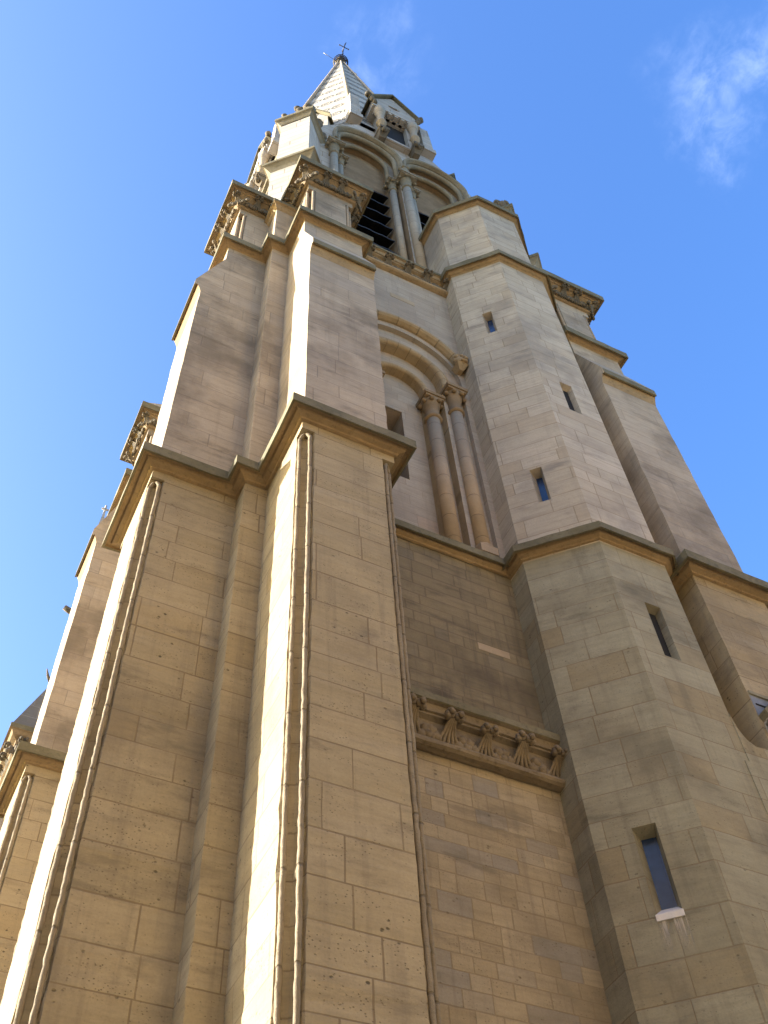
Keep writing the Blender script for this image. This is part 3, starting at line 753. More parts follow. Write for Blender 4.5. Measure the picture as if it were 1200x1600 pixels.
# stair turret -------------------------------------------------------------------
turret_poly = [(6.96, 8.6), (6.96, 7.873), (7.833, 7.0), (9.078, 7.0), (9.951, 7.873), (9.951, 8.6)]
def rect(u0, u1, z0, z1): return [(u0, z0), (u1, z0), (u1, z1), (u0, z1)]
tm = MB()
q2 = math.sqrt(0.5)
DI = ((7.833 + 6.96) / 2, (7.0 + 7.873) / 2, 0)      # middle of the diagonal facet
dl = 1.2346 / 2
def facet(mb, diag_w, front_w, z0, z1, mi):
    hd = [rect(-b, -a, c, d) for a, b, c, d in diag_w] if False else [rect(a, b, c, d) for a, b, c, d in diag_w]
    hdi = [rect(a + 0.075, b - 0.045, c + 0.03, d - 0.06) for a, b, c, d in diag_w]
    mb.plate(DI, (q2, -q2, 0), (q2, q2, 0), rect(-dl, dl, z0, z1), hd, 0.21, mi, inner=hdi, back=False)
    hf = [rect(a, b, c, d) for a, b, c, d in front_w]
    hfi = [rect(a + 0.02, b - 0.02, c + 0.03, d - 0.06) for a, b, c, d in front_w]
    mb.plate((0, 7.0, 0), X, IN, rect(7.833, 9.078, z0, z1), hf, 0.14, mi, inner=hfi, back=False)
    mb.add([(6.96, 8.6, z0), (6.96, 7.873, z0), (6.96, 7.873, z1), (6.96, 8.6, z1)], [(0, 1, 2, 3)], mi)
    mb.add([(9.078, 7.0, z0), (9.951, 7.873, z0), (9.951, 7.873, z1), (9.078, 7.0, z1)], [(0, 1, 2, 3)], mi)
diag_low = [(-0.155, 0.13, 6.57, 7.72)]
front_low = [(8.30, 8.585, 10.56, 11.71)]
diag_up = [(-0.118, 0.10, 14.39, 15.40), (-0.15, 0.072, 20.97, 22.0)]
front_up = [(8.30, 8.59, 17.48, 18.62)]
facet(tm, diag_low, front_low, -1.6, 12.95, 0)
facet(tm, diag_up, front_up, 12.95, 24.6, 1)
turret = tm.build('stair_turret', ['tur_low', 'tur_up'], tower)
def slit(diag, a, b, c, d, glass=True):
    m = MB()
    if diag:
        o = Vector(DI) + Vector((q2, q2, 0)) * 0.19; ud = Vector((q2, -q2, 0)); nd = Vector((q2, q2, 0))
    else:
        o = Vector((0, 7.125, 0)); ud = Vector(X); nd = Vector(IN)
    m.plate(o, ud, nd, rect(a - 0.02, b + 0.02, c - 0.02, d + 0.02), [], 0.03)
    m.build('slit_window', 'glass' if glass else 'dark', turret)
for q in diag_low + diag_up: slit(True, *q)
for q in front_low + front_up: slit(False, *q, glass=False)  # black panes: the deep slit's darkness is in their colour
# pale sill of the lowest slit
sm = MB()
def dp(uu, d, z): return Vector(DI) + Vector((q2, -q2, 0)) * uu + Vector((q2, q2, 0)) * d + Vector((0, 0, z))
u0, u1 = -0.165, 0.14
vs = [dp(u0, -0.02, 6.50), dp(u1, -0.02, 6.50), dp(u1, -0.02, 6.575), dp(u0, -0.02, 6.575), dp(u0 + 0.03, 0.18, 6.50), dp(u1 - 0.03, 0.18, 6.50), dp(u1 - 0.05, 0.18, 6.74), dp(u0 + 0.05, 0.18, 6.74)]
sm.add(vs, [(0, 1, 2, 3), (3, 2, 6, 7), (1, 5, 6, 2), (4, 0, 3, 7), (4, 5, 1, 0), (5, 4, 7, 6)])
sm.build('sill', 'sill', turret)
k = MB(); k.add([dp(-0.19, -0.004, 6.02), dp(0.15, -0.004, 6.02), dp(0.14, -0.004, 6.505), dp(-0.165, -0.004, 6.505)], [(0, 1, 2, 3)])
k.build('lime_stain', 'limestain', turret)
tpath = [(6.96, 8.4), (6.96, 7.873), (7.833, 7.0), (9.078, 7.0), (9.951, 7.873), (9.951, 8.4)]
s = MB(); s.sweep(tpath, string_prof(13.21, 0.2, 0.16), SM); s.build('string_course', ['lip', 'cove'], turret)
def shrink(path, d):
    cx, cy = 8.4555, 8.4955
    k = (1.4955 - d) / 1.4955
    return [(cx + (x - cx) * k, cy + (y - cy) * k if y < 8.3 else y) for x, y in path]
s = MB(); s.sweep(tpath, [(-0.1, 25.0), (0.19, 24.82), (0.19, 24.60), (0.16, 24.60), (0.14, 24.65), (0.08, 24.56), (0.03, 24.54), (0, 24.5)], [0, 0, 0, 1, 1, 1, 1])
s.build('string_course', ['lip', 'cove'], turret)
up = shrink([(6.96, 9.2), (6.96, 7.873), (7.833, 7.0), (9.078, 7.0), (9.951, 7.873), (9.951, 9.2)], 0.08)
t2 = MB(); t2.prism(up, 24.6, 29.1, 0); t2.build('turret_head', 'tur_up', turret)
s = MB(); s.sweep(up, [(-0.2, 29.4), (0.18, 29.24), (0.18, 29.02), (0.15, 29.02), (0.13, 29.07), (0.05, 28.98), (0, 28.95)], [0, 0, 0, 1, 1, 1]); s.build('cap_mould', ['lip', 'cove'], turret)
t2 = MB(); t2.frustum(up, 29.25, [(8.0 + (x - 8.455) * 0.15 + 0.4, 8.9 + (y - 8.5) * 0.15) for x, y in up], 31.2); t2.build('turret_roof', 'tur_up', turret)

# belfry ---------------------------------------------------------------------------
def rotk(k):
    cs, sn = [(1, 0), (0, 1), (-1, 0), (0, -1)][k]
    return lambda p: Vector((CX + (p[0] - CX) * cs - (p[1] - CY) * sn, CY + (p[0] - CX) * sn + (p[1] - CY) * cs, p[2]))
b = MB()
b.frustum([(2.5, 8.32), (11.3, 8.32), (11.3, 17.12), (2.5, 17.12)], 25.0, [(3.2, 9.02), (10.6, 9.02), (10.6, 16.42), (3.2, 16.42)], 26.3)
bel = b.build('belfry', 'pale', tower)
YB = 8.95
AZ = 36.9
dk = MB(); dk.box(CX - 2.62, CX + 2.62, 10.1, 15.34, 25.6, 35.2); dk.build('belfry_light_block', 'dark', bel)  # solid black box added to stop sun leaking through the belfry
for k in range(4):
    T = rotk(k)
    w = MB()
    L = [archloop(CX - 1.31, AZ, 1.14, 25.9), archloop(CX + 1.31, AZ, 1.14, 25.9)]
    w.plate((0, YB, 0), X, IN, [(3.35, 25.2), (10.45, 25.2), (10.45, 36.3), (8.35, 39.6), (5.3, 39.6), (3.35, 36.3)], L, 0.28, back=False, ri=1)
    L2 = [archloop(CX - 1.31, AZ - 0.2, 0.86, 25.9), archloop(CX + 1.31, AZ - 0.2, 0.86, 25.9)]
    w.plate((0, YB + 0.28, 0), X, IN, [(3.6, 25.5), (10.2, 25.5), (10.2, 36.2), (8.6, 38.9), (5.1, 38.9), (3.6, 36.2)], L2, 0.5, back=False, ri=1)
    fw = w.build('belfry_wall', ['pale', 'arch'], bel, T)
    ty = MB()
    for sx in (-1, 1):
        u = CX + sx * 1.31
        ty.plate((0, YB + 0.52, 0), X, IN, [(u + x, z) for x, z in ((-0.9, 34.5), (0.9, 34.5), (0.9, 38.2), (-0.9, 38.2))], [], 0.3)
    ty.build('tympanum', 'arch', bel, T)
    a = MB()
    for sx in (-1, 1):
        u = CX + sx * 1.31
        a.archroll((0, YB, 0), X, IN, u, AZ, 1.16, [(0.0, -0.03), (0.0, 0.06), (0.04, 0.16), (0.10, 0.19), (0.15, 0.12), (0.15, -0.03)], zb=36.0, smooth=False)
        a.archroll((0, YB, 0), X, IN, u, AZ, 1.08, circ(0.085, 12, -0.05), zb=34.85)
        a.archroll((0, YB + 0.28, 0), X, IN, u, AZ - 0.2, 0.87, circ(0.085, 12, 0.0), zb=34.85)
    a.build('arch_mould', 'archgrey', bel, T)
    for z in [27.0 + 0.98 * i for i in range(8)]:
        for sx in (-1, 1):
            lv = MB(); u = CX + sx * 1.31; n = 12; vs = []; fs = []
            for i in range(n + 1):
                px, dz = u - 0.82 + 1.64 * i / n, 0.03 * math.sin(i * 1.7 + z)
                vs += [(px, 9.28, z - 0.16 + dz), (px, 9.95, z + 0.52), (px, 9.95, z + 0.57), (px, 9.28, z - 0.08 + dz)]
            for i in range(n):
                for j in range(4):
                    fs.append((i * 4 + j, i * 4 + (j + 1) % 4, i * 4 + 4 + (j + 1) % 4, i * 4 + 4 + j))
            fs += [(3, 2, 1, 0), tuple(n * 4 + j for j in range(4))]
            lv.add(vs, fs); lv.build('louvre', 'louvre', bel, T)
    column(CX, YB - 0.08, 0.14, 26.1, 34.0, 0.75, 0.33, bel, 'shaftpale', 'archgrey', T, True)
    for sx in (-1, 1):
        column(CX + sx * 0.36, YB + 0.2, 0.11, 26.1, 34.1, 0.62, 0.24, bel, 'shaftpale', 'archgrey', T, True)
        column(CX + sx * 2.28, YB + 0.2, 0.11, 26.1, 34.1, 0.62, 0.24, bel, 'shaftpale', 'archgrey', T, True)
        column(CX + sx * 2.62, YB - 0.08, 0.13, 26.1, 34.0, 0.75, 0.30, bel, 'shaftpale', 'archgrey', T, True)
    f = MB()
    zc = 35.0
    f.lathe(CX, YB - 0.12, [(0.12, zc - 0.1), (0.10, zc + 0.5), (0.16, zc + 0.8), (0.1, zc + 1.1), (0.02, zc + 1.2)], 10, jit=0.05)
    for i in range(6): f.ball((CX + 0.14 * math.cos(i * 1.05), YB - 0.12 + 0.14 * math.sin(i * 1.05), zc + 0.95), 0.08, 8, 6, jit=0.1)
    f.build('carved_finial', 'archgrey', bel, T)
    # string between belfry wall and spire
    # lucarne --------------------------------------------------------------
    l = MB()
    yl = 8.45; xl = CX - 0.07
    l.plate((0, 8.72, 0), X, IN, [(xl - 0.72, 38.75), (xl + 0.72, 38.75), (xl + 0.72, 41.75), (xl - 0.72, 41.75)], [[(xl - 0.46, 38.95), (xl + 0.46, 38.95), (xl + 0.46, 41.6), (xl - 0.46, 41.6)]], 2.2, back=False)
    lu = l.build('lucarne', 'pale', tower, T)
    d_ = MB(); d_.box(xl - 0.5, xl + 0.5, 8.93, 8.94, 38.95, 41.7); d_.build('opening_dark_panel', 'dark', lu, T)  # shallow black panel; the opening's darkness is its colour
    yl = 8.62
    g_ = MB()
    tri = [(xl - 1.04, 43.10), (xl + 1.04, 43.10), (xl, 44.80)]
    g_.plate((0, yl - 0.02, 0), X, IN, [(xl - 0.95, 41.75), (xl + 0.95, 41.75), (xl + 0.95, 43.15), (xl, 44.70), (xl - 0.95, 43.15)], [[(xl + 0.3 * math.cos(math.pi * j / 5 * 2), 43.20 + 0.2 * math.sin(math.pi * j / 5 * 2)) for j in range(5)]], 2.9, back=False)
    g_.box(xl - 1.02, xl + 1.02, yl - 0.12, yl + 0.5, 41.80, 42.00)
    for j in range(7): g_.box(xl - 0.9 + 0.27 * j, xl - 0.9 + 0.27 * j + 0.15, yl - 0.10, yl + 0.2, 41.60, 41.80)
    g_.build('gable', 'pale', lu, T)
    r_ = MB()
    for sx in (-1, 1):
        p0 = Vector((xl + sx * 1.12, 0, 42.97)); p1 = Vector((xl, 0, 44.87)); up_ = Vector((0, 0, 0.2))
        vs = []
        for yy in (yl - 0.14, yl + 3.0):
            for p in (p0, p1, p1 + up_, p0 + up_): vs.append((p.x, yy, p.z))
        r_.add(vs, [(0, 1, 2, 3), (7, 6, 5, 4), (0, 4, 5, 1), (1, 5, 6, 2), (2, 6, 7, 3), (3, 7, 4, 0)])
    r_.build('gable_coping', 'lip', lu, T)
    for sx in (-1, 1):
        o_ = MB()
        o_.ball((xl + sx * 1.16, yl - 0.08, 43.20), (0.13, 0.13, 0.16), 10, 8, jit=0.12)
        o_.ball((xl + sx * 1.02, yl - 0.1, 42.70), (0.11, 0.11, 0.26), 10, 8, jit=0.12)
        o_.ball((xl + sx * 0.92, yl - 0.12, 42.30), (0.10, 0.10, 0.2), 10, 8, jit=0.12)
        o_.build('gable_ornament', 'boss', lu, T)
    for sx in (-1, 1):
        px = xl + sx * 0.70
        k_ = MB(); k_.lathe(px, yl, [(0.14, 38.95), (0.13, 39.85), (0.19, 39.90), (0.2, 39.97), (0.14, 40.02), (0.14, 40.95), (0.2, 41.25), (0.24, 41.70)], 14); k_.build('shaft', 'shaftpale', lu, T)
        k_ = MB(); k_.box(px - 0.2, px + 0.2, yl - 0.2, yl + 0.6, 38.73, 38.95)
        k_.frustum([(px - 0.12, yl + 0.05), (px + 0.12, yl + 0.05), (px + 0.12, yl + 0.6), (px - 0.12, yl + 0.6)], 38.35, [(px - 0.18, yl - 0.16), (px + 0.18, yl - 0.16), (px + 0.18, yl + 0.6), (px - 0.18, yl + 0.6)], 38.73)
        for j in range(5): k_.ball((px + random.uniform(-.14, .14), yl - 0.12 + random.uniform(-.06, .06), 38.63 + random.uniform(-.1, .1)), 0.09, 8, 6, jit=0.15)
        k_.build('corbel', 'boss', lu, T)
    # corner pinnacle, set diagonally ---------------------------------------
    def dg(s_, d_, z_):   # s_ along the face (to the right), d_ distance inwards from the face line through (2.86,8.68)
        return Vector((2.82 + s_ * q2 + d_ * q2, 8.64 - s_ * q2 + d_ * q2, z_))
    def dbox(mb, s0, s1, d0, d1, z0, z1, mi=0, taper=0.0):
        P = [dg(s0, d0, z0), dg(s1, d0, z0), dg(s1, d1, z0), dg(s0, d1, z0), dg(s0 + taper, d0 + taper, z1), dg(s1 - taper, d0 + taper, z1), dg(s1 - taper, d1, z1), dg(s0 + taper, d1, z1)]
        mb.add(P, [(0, 1, 5, 4), (1, 2, 6, 5), (2, 3, 7, 6), (3, 0, 4, 7), (3, 2, 1, 0), (4, 5, 6, 7)], mi)
    p_ = MB()
    dbox(p_, -0.60, 0.60, -0.06, 1.8, 25.2, 30.0)
    dbox(p_, -0.51, 0.51, 0.0, 1.9, 30.0, 35.0, taper=0.02)
    pi = p_.build('pinnacle', 'pale', tower, T)
    s_ = MB()
    P = [dg(-0.60, 1.7, 0), dg(-0.60, -0.06, 0), dg(0.60, -0.06, 0), dg(0.60, 1.7, 0)]
    s_.sweep([(q.x, q.y) for q in P], [(-0.15, 30.55), (0.2, 30.3), (0.2, 30.15), (0.15, 30.13), (0.06, 30.0), (0, 29.9)], [0, 0, 1, 1, 1]); s_.build('string_course', ['lip', 'archgrey'], pi, T)
    s_ = MB()
    P = [dg(-0.5, 1.6, 0), dg(-0.5, 0.0, 0), dg(0.5, 0.0, 0), dg(0.5, 1.6, 0)]
    s_.sweep([(q.x, q.y) for q in P], [(-0.1, 35.5), (0.16, 35.3), (0.16, 35.12), (0.1, 35.08), (0.03, 34.95), (0, 34.9)], [0, 0, 1, 1, 1]); s_.build('cap_mould', ['lip', 'archgrey'], pi, T)
    s_ = MB()
    A = [dg(-0.6, -0.08, 35.3), dg(0.6, -0.08, 35.3), dg(0.6, 1.9, 35.3), dg(-0.6, 1.9, 35.3), dg(0, 0.25, 36.9), dg(0, 2.2, 40.5)]
    s_.add(A, [(0, 1, 4), (1, 2, 5, 4), (3, 0, 4, 5), (2, 3, 5), (3, 2, 1, 0)]); s_.build('pinnacle_roof', 'pale', pi, T)
    for (ss, dd, zz, rr) in ((-0.45, 0.15, 35.9, 0.2), (0.45, 0.12, 35.85, 0.22), (0.55, 0.5, 35.6, 0.2), (0.6, 0.9, 35.4, 0.18), (0, 0.3, 37.1, 0.2), (-0.5, 0.6, 36.2, 0.15), (0.1, 0.9, 38.2, 0.16), (-0.1, 1.4, 39.2, 0.16)):
        s_ = MB(); c0 = dg(ss, dd, zz)
        s_.ball(c0, (rr * 0.8, rr * 0.8, rr * 1.3), 9, 7, jit=0.2)
        for q in range(3): s_.ball(c0 + Vector((random.uniform(-.6, .6) * rr, random.uniform(-.6, .6) * rr, rr * random.uniform(0.2, 1.1))), rr * 0.6, 8, 6, jit=0.2)
        s_.build('crocket', 'boss', pi, T)

for k in range(4):
    T = rotk(k)
    s_ = MB()
    A = [dg(-0.55, 1.5, 37.8), dg(0.55, 1.5, 37.8), dg(0.55, 2.8, 37.8), dg(-0.55, 2.8, 37.8), dg(-0.55, 1.5, 40.3), dg(0.55, 1.5, 40.3), dg(0.55, 2.8, 40.3), dg(-0.55, 2.8, 40.3), dg(0, 1.5, 41.5), dg(0, 2.8, 41.5)]
    s_.add(A, [(0, 1, 5, 4), (4, 5, 8), (1, 2, 6, 5), (3, 0, 4, 7), (2, 3, 7, 6), (6, 7, 9), (3, 2, 1, 0)])
    gb = s_.build('gablet', 'pale', bel, T)
    s_ = MB()
    for sg in (-1, 1):
        B = [dg(sg * 0.68, 1.38, 40.1), dg(0, 1.38, 41.6), dg(0, 2.85, 41.6), dg(sg * 0.68, 2.85, 40.1)]
        B += [q + Vector((0, 0, 0.2)) for q in B]
        s_.add(B, [(0, 1, 2, 3), (7, 6, 5, 4), (0, 4, 5, 1), (1, 5, 6, 2), (2, 6, 7, 3), (3, 7, 4, 0)])
    s_.build('gablet_coping', 'lip', bel, T)
# broach masonry between the square belfry and the octagonal spire
ox, oy = 6.73, CY
def octo(a_, cx=ox, cy=oy):
    h_ = a_ * math.tan(math.pi / 8)
    return [(cx - h_, cy - a_), (cx + h_, cy - a_), (cx + a_, cy - h_), (cx + a_, cy + h_), (cx + h_, cy + a_), (cx - h_, cy + a_), (cx - a_, cy + h_), (cx - a_, cy - h_)]
def sq8(a_, cc, cx=CX, cy=CY):
    return [(cx - a_ + cc, cy - a_), (cx + a_ - cc, cy - a_), (cx + a_, cy - a_ + cc), (cx + a_, cy + a_ - cc), (cx + a_ - cc, cy + a_), (cx - a_ + cc, cy + a_), (cx - a_, cy + a_ - cc), (cx - a_, cy - a_ + cc)]
b = MB()
OC = octo(3.62)
CC = [[(3.42, 9.0), (3.18, 9.24)], [(10.62, 9.24), (10.38, 9.0)], [(10.38, 16.44), (10.62, 16.2)], [(3.18, 16.2), (3.42, 16.44)]]
for (c2, pa, pb) in ((CC[0], OC[0], OC[7]), (CC[1], OC[2], OC[1]), (CC[2], OC[4], OC[3]), (CC[3], OC[6], OC[5])):
    vs = [c2[0] + (36.2,), c2[1] + (36.2,), pb + (40.4,), pa + (40.4,), (ox, oy, 36.2), (ox, oy, 40.4)]
    b.add(vs, [(0, 3, 2, 1), (0, 4, 5, 3), (1, 2, 5, 4), (0, 1, 4), (3, 5, 2)])
b.prism(octo(3.60), 39.5, 40.38)
b.build('broach', 'pale', bel)
sa = lambda z: 0.126 * (69.9 - z)
b = MB()
zs = [40.4 + i * (68.6 - 40.4) / 12 for i in range(13)]
for i in range(12): b.frustum(octo(sa(zs[i])), zs[i], octo(sa(zs[i + 1])), zs[i + 1]) if False else None
n = 8
vs = [(x, y, z) for z in zs for x, y in octo(sa(z))]
b.add(vs, [(j * n + i, j * n + (i + 1) % n, (j + 1) * n + (i + 1) % n, (j + 1) * n + i) for j in range(12) for i in range(n)])
sp = b.build('spire', 'spire', tower)
A, Bp = octo(sa(40.3) + 0.02), octo(sa(68.5) + 0.03)
for i in range(8):
    r = MB(); r.tube([(A[i][0], A[i][1], 40.3), (Bp[i][0], Bp[i][1], 68.5)], [0.13, 0.07], 8); r.build('arris_roll', 'shaftpale', sp)
    r = MB()
    mxx, myy = ox + (A[i][0] - ox) * 0.99, oy + (A[i][1] - oy) * 0.99
    r.box(mxx - 0.26, mxx + 0.26, myy - 0.26, myy + 0.26, 40.1, 40.5)
    r.frustum([(mxx - 0.21, myy - 0.21), (mxx + 0.21, myy - 0.21), (mxx + 0.21, myy + 0.21), (mxx - 0.21, myy + 0.21)], 40.5, [(mxx - 0.19, myy - 0.19), (mxx + 0.19, myy - 0.19), (mxx + 0.19, myy + 0.19), (mxx - 0.19, myy + 0.19)], 43.3)
    r.build('arris_block', 'pale', sp)
# crown, finial, cross
k = MB()
k.lathe(ox, oy, [(0.16, 68.3), (0.30, 68.45), (0.34, 68.55), (0.34, 68.62), (0.22, 68.7), (0.16, 68.95), (0.3, 69.15), (0.34, 69.25), (0.25, 69.4), (0.1, 69.7)], 16)
cr = k.build('crown', 'boss', sp)
k = MB()
for i in range(12):
    an = i * math.pi / 6
    k.tube([(ox + 0.40 * math.cos(an), oy + 0.40 * math.sin(an), 68.5), (ox + 0.46 * math.cos(an), oy + 0.46 * math.sin(an), 69.2)], 0.03, 6)
for z, rr in ((68.5, 0.42), (68.85, 0.44), (69.2, 0.46)):
    k.tube([(ox + rr * math.cos(i * math.pi / 12), oy + rr * math.sin(i * math.pi / 12), z) for i in range(25)], 0.028, 6)
k.build('iron_ring', 'iron', sp)
k = MB()
base = Vector((ox, oy, 69.3)); tipv = Vector((ox + 0.42, oy + 0.05, 76.0)); dv = (tipv - base)
k.tube([base, base + dv * 0.3, tipv], [0.07, 0.045, 0.02], 8)
for tt, ln in ((0.30, 0.2), (0.80, 0.32)):
    c0 = base + dv * tt
    k.tube([c0 + Vector((-ln, 0, 0)), c0 + Vector((ln, 0, 0))], 0.03, 6); k.tube([c0 + Vector((0, -ln, 0)), c0 + Vector((0, ln, 0))], 0.03, 6)
    for sx in (-1, 1): k.ball(c0 + Vector((sx * ln, 0, 0)), 0.05, 8, 6)
k.build('iron_cross', 'iron', sp)
for d_ in (Vector((1, 0.1, 0.05)), Vector((-1, -0.1, 0.05)), Vector((0.25, 0.35, 1.0))):
    k = MB(); c0 = Vector((ox, oy, 68.8 if d_.z < 0.5 else 69.3))
    k.tube([c0 + d_ * 0.3, c0 + d_ * 0.95], 0.013, 6, 0); k.tube([c0 + d_ * 0.95, c0 + d_ * 1.2], 0.022, 6, 1)
    k.build('lightning_rod', ['iron', 'white'], sp)

# ---------------------------------------------------------------- portal gable at the right of the turret
portal = thing('church_portal', 'low stone portal block with a sloping crocketed coping and lead flashing beside the stair turret', 'church portal', (11.2, 7.0, 0))
bpy.context.view_layer.update()
p = MB()
p.prism([(9.0, 6.985), (14.0, 6.985), (14.0, 8.2), (9.0, 8.2)], -1.6, 8.9)
p.plate((0, 6.985, 0), X, IN, [(9.076, 8.9), (14, 8.9), (14, 9.3), (9.62, 9.27), (9.32, 9.24), (9.2, 9.32), (9.12, 9.48), (9.076, 9.75)], [], 0.9)
p.build('portal_wall', 'tur_low', portal)
p = MB()
p.plate((0, 6.80, 0), X, IN, [(9.59, 9.86), (9.63, 9.76), (12.3, 12.5), (12.3, 12.8)], [], 0.145)
p.build('rake_coping', 'lip', portal)
p = MB()
p.plate((0, 6.90, 0), X, IN, [(9.59, 9.25), (12.3, 9.25), (12.3, 12.45), (9.64, 9.77)], [], 0.045)
p.build('carved_panel', 'tur_up', portal)
p = MB()
p.plate((0, 6.94, 0), X, IN, rect(9.595, 12.0, 9.86, 10.27), [], 0.008)
p.box(9.592, 12.0, 6.915, 6.945, 10.27, 10.33, 1)
p.box(9.64, 9.82, 6.93, 6.945, 10.085, 10.11, 2)  # raised black strip; the slot's darkness is painted
p.build('lead_flashing', ['lead', 'tur_low', 'dark'], portal)
for i in range(6):
    k = MB(); cxx = 9.73 + i * 0.42; czz = 9.60 + i * 0.42
    for j in range(7): k.ball((cxx + random.uniform(-.08, .08), 6.84 + random.uniform(-.04, .03), czz + random.uniform(-.09, .09)), random.uniform(0.05, 0.085), 8, 6, jit=0.25)
    k.build('crocket', 'boss', portal)

# ---------------------------------------------------------------- nave behind on the left
nave = thing('church_nave', 'pale stone nave behind the tower with carved cornice, steep pier roofs and white pinnacle', 'church nave', (6.9, 30, 0))
bpy.context.view_layer.update()
p = MB(); p.box(2.5, 11.3, 17.3, 55, -1.6, 17.0); p.build('nave_wall', 'greysmall', nave)
p = MB(); p.add([(2.2, 17.4, 17.0), (11.6, 17.4, 17.0), (11.6, 55, 17.0), (2.2, 55, 17.0), (6.9, 17.4, 24), (6.9, 55, 24)], [(0, 1, 4), (1, 2, 5, 4), (2, 3, 5), (3, 0, 4, 5), (3, 2, 1, 0)]); p.build('nave_roof', 'lead', nave)
def pier(y0):
    p = MB(); p.box(1.22, 2.7, y0, y0 + 1.4, -1.6, 17.9); pr = p.build('pier', 'greysmall', nave)
    s = MB(); z = 18.5
    s.sweep([(2.6, y0 + 1.4), (1.22, y0 + 1.4), (1.22, y0), (2.6, y0)],
            [(0.0, z + 0.1), (0.34, z), (0.34, z - 0.14), (0.28, z - 0.16), (0.22, z - 0.24), (0.1, z - 0.3), (0.05, z - 0.7), (0.1, z - 0.76), (0.0, z - 0.82)], [0, 0, 1, 1, 1, 1, 1, 1])
    co = s.build('cornice', ['lip', 'carve'], pr)
    bosses([(1.2, y0 + 0.1 + 0.42 * j, z - 0.72, math.pi) for j in range(4)] + [(1.3 + 0.42 * j, y0 - 0.02, z - 0.72, -math.pi / 2) for j in range(3)], pr)
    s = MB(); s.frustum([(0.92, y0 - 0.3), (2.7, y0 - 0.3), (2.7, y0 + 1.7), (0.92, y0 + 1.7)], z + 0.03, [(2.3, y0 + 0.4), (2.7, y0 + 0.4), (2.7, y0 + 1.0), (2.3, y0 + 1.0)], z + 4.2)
    s.build('pier_roof', 'shadedpier', pr)
    for j in range(2):
        k = MB(); fz = 0.45 + 0.25 * j
        k.tube([(0.95 + 1.35 * fz, y0 - 0.28 + 0.7 * fz, z + 4.2 * fz), (0.8 + 1.35 * fz, y0 - 0.3 + 0.7 * fz, z + 4.2 * fz + 0.25), (0.72 + 1.35 * fz, y0 - 0.3 + 0.7 * fz, z + 4.2 * fz + 0.5)], [0.06, 0.045, 0.015], 6)
        k.build('crocket', 'boss', pr)
for y0 in (21.0, 28.0, 35.0): pier(y0)
p = MB(); px, py = 1.95, 26.0
def sqr(a_): return [(px - a_, py - a_), (px + a_, py - a_), (px + a_, py + a_), (px - a_, py + a_)]
p.prism(sqr(0.11), -1.6, 32.6); p.frustum(sqr(0.17), 32.6, sqr(0.04), 35.0)
pn = p.build('pinnacle', 'pale', nave)
p = MB(); p.tube([(px, py, 34.9), (px, py, 35.5)], 0.045, 6); p.tube([(px - 0.14, py, 35.25), (px + 0.14, py, 35.25)], 0.045, 6); p.build('finial', 'pale', pn)
p = MB(); p.tube([(px - 0.05, py, 28.8), (px - 0.38, py - 0.05, 28.9)], [0.12, 0.1], 6); p.build('gargoyle', 'boss', pn)

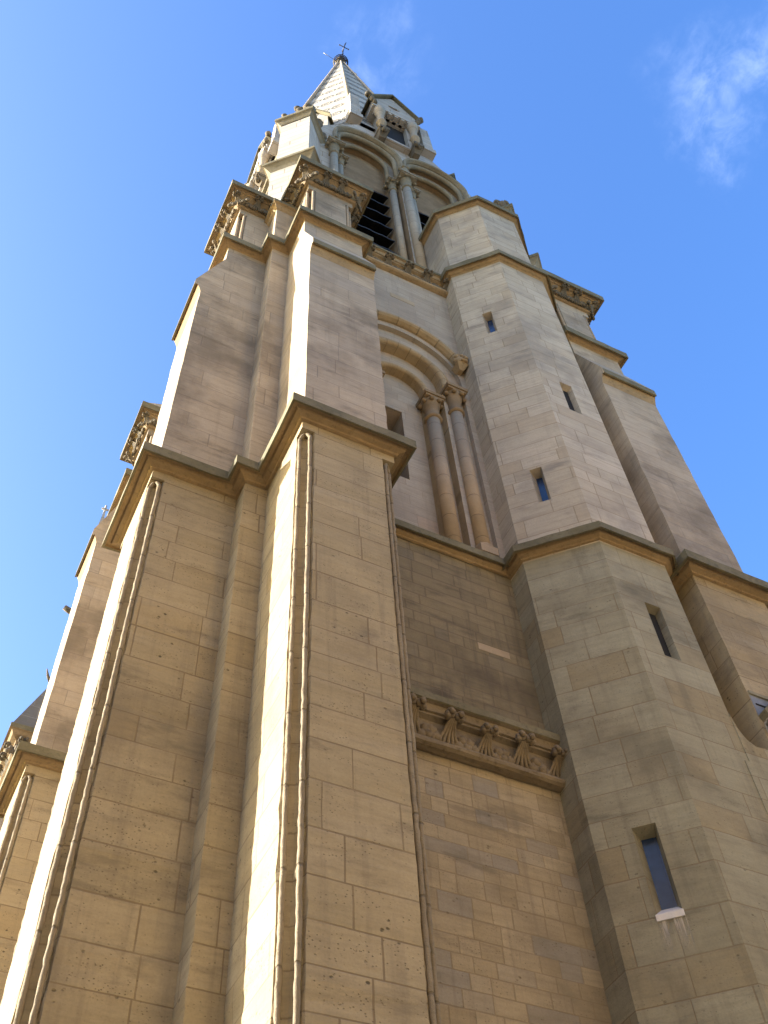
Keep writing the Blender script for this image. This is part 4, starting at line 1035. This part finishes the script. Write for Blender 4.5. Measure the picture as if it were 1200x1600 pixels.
# ---------------------------------------------------------------- unseen street houses, added to bounce warm light and block low sky
def house(x0, x1, hgt, label, wallmat):
    yf = -8.0
    hs = thing('added_street_house', label, 'house', ((x0 + x1) / 2, yf, 0)); hs['group'] = 'unseen houses added for light bounce'
    bpy.context.view_layer.update()
    holes = []; n = max(3, int((x1 - x0) / 2.6)); fl = int((hgt - 1) / 3.2)
    for f in range(fl):
        for i in range(n):
            cx = x0 + (x1 - x0) * (i + 0.5) / n
            holes.append(rect(cx - 0.55, cx + 0.55, -1.6 + 1.0 + 3.2 * f, -1.6 + 2.9 + 3.2 * f))
    m = MB(); m.box(x0, x1, yf - 10, yf - 0.31, -1.6, -1.6 + hgt)
    m.plate((0, yf, 0), (1, 0, 0), (0, -1, 0), rect(x0, x1, -1.6, -1.6 + hgt), holes, 0.3, back=False)
    m.build('wall', wallmat, hs)
    m = MB(); m.sweep([(x1, yf), (x0, yf)], [(0, hgt - 1.3), (0.45, hgt - 1.6), (0.45, hgt - 1.85), (0.15, hgt - 2.2), (0, hgt - 2.3)], [0] * 4); m.build('cornice', wallmat, hs)
    m = MB(); m.frustum([(x0, yf - 10), (x1, yf - 10), (x1, yf - 0.1), (x0, yf - 0.1)], hgt - 1.6, [(x0, yf - 8), (x1, yf - 8), (x1, yf - 2), (x0, yf - 2)], hgt + 1.6); m.build('roof', 'lead', hs)
    w0 = None
    for h_ in holes:
        if w0 is None:
            m = MB(); m.plate((0, yf - 0.27, 0), (1, 0, 0), (0, -1, 0), [(u - (h_[0][0] + h_[1][0]) / 2, z - h_[0][1]) for u, z in h_], [], 0.03)
            w0 = m.build('window', 'glass', None)
            for v in w0.data.vertices: v.co.z -= CAMZ; v.co.y -= (yf - 0.27)
            o = w0
        else:
            o = w0.copy(); S.collection.objects.link(o)
        o.parent = hs; o.location = Vector(((h_[0][0] + h_[1][0]) / 2, yf - 0.27, h_[0][1] + CAMZ)) - hs.location
M['house'] = ashlar('house_stone', (0.529, 0.403, 0.247), (0.598, 0.459, 0.289), (0.506, 0.381, 0.221), h=0.4, w=0.9, seed=9.0, pits=0.0, grime=0.2)
house(-34, -19, 22.5, 'unseen pale stone house added for light bounce across from the church, leftmost of the row', 'house')
house(-19, -5, 22.5, 'unseen tall pale stone house added for light bounce across from the church, second from the left', 'house')
house(-5, 9, 18.0, 'unseen pale stone house added for light bounce, straight across from the church tower buttress', 'house')
house(9, 25, 19.0, 'unseen wide pale stone house added for light bounce, across from the stair turret', 'house')
house(25, 40, 17.5, 'unseen pale stone house added for light bounce across from the church, rightmost of the row', 'house')

def sky_block_house(y0, y1, hgt, label, X0=-50):  # added out of view to cut warm low sky from the left
    hs = thing('added_street_house', label, 'house', (X0, (y0 + y1) / 2, 0)); hs['group'] = 'unseen houses added to block low sky'
    bpy.context.view_layer.update()
    m = MB(); m.box(X0 - 10, X0, y0, y1, -1.6, hgt - 1.6); m.build('wall', 'house', hs)
    m = MB(); m.sweep([(X0, y0), (X0, y1)], [(0, hgt - 1.3), (0.45, hgt - 1.6), (0.45, hgt - 1.85), (0, hgt - 2.3)], [0] * 3); m.build('cornice', 'house', hs)
    m = MB(); m.frustum([(X0 - 10, y0), (X0 - 0.1, y0), (X0 - 0.1, y1), (X0 - 10, y1)], hgt - 1.6, [(X0 - 8, y0), (X0 - 3, y0), (X0 - 3, y1), (X0 - 8, y1)], hgt - 0.2); m.build('roof', 'lead', hs)
sky_block_house(-7.5, 1, 20, 'unseen tall shaded stone house added to block low sky, at the street corner left of the church', X0=-23)
sky_block_house(2, 26, 15.0, 'unseen stone house added to block low sky, left of the church, nearest of the far side row')
sky_block_house(26, 52, 16.0, 'unseen stone house added to block low sky, left of the church, third along the side row')
sky_block_house(52, 80, 15.0, 'unseen stone house added to block low sky, left of the church, farthest along the side row')
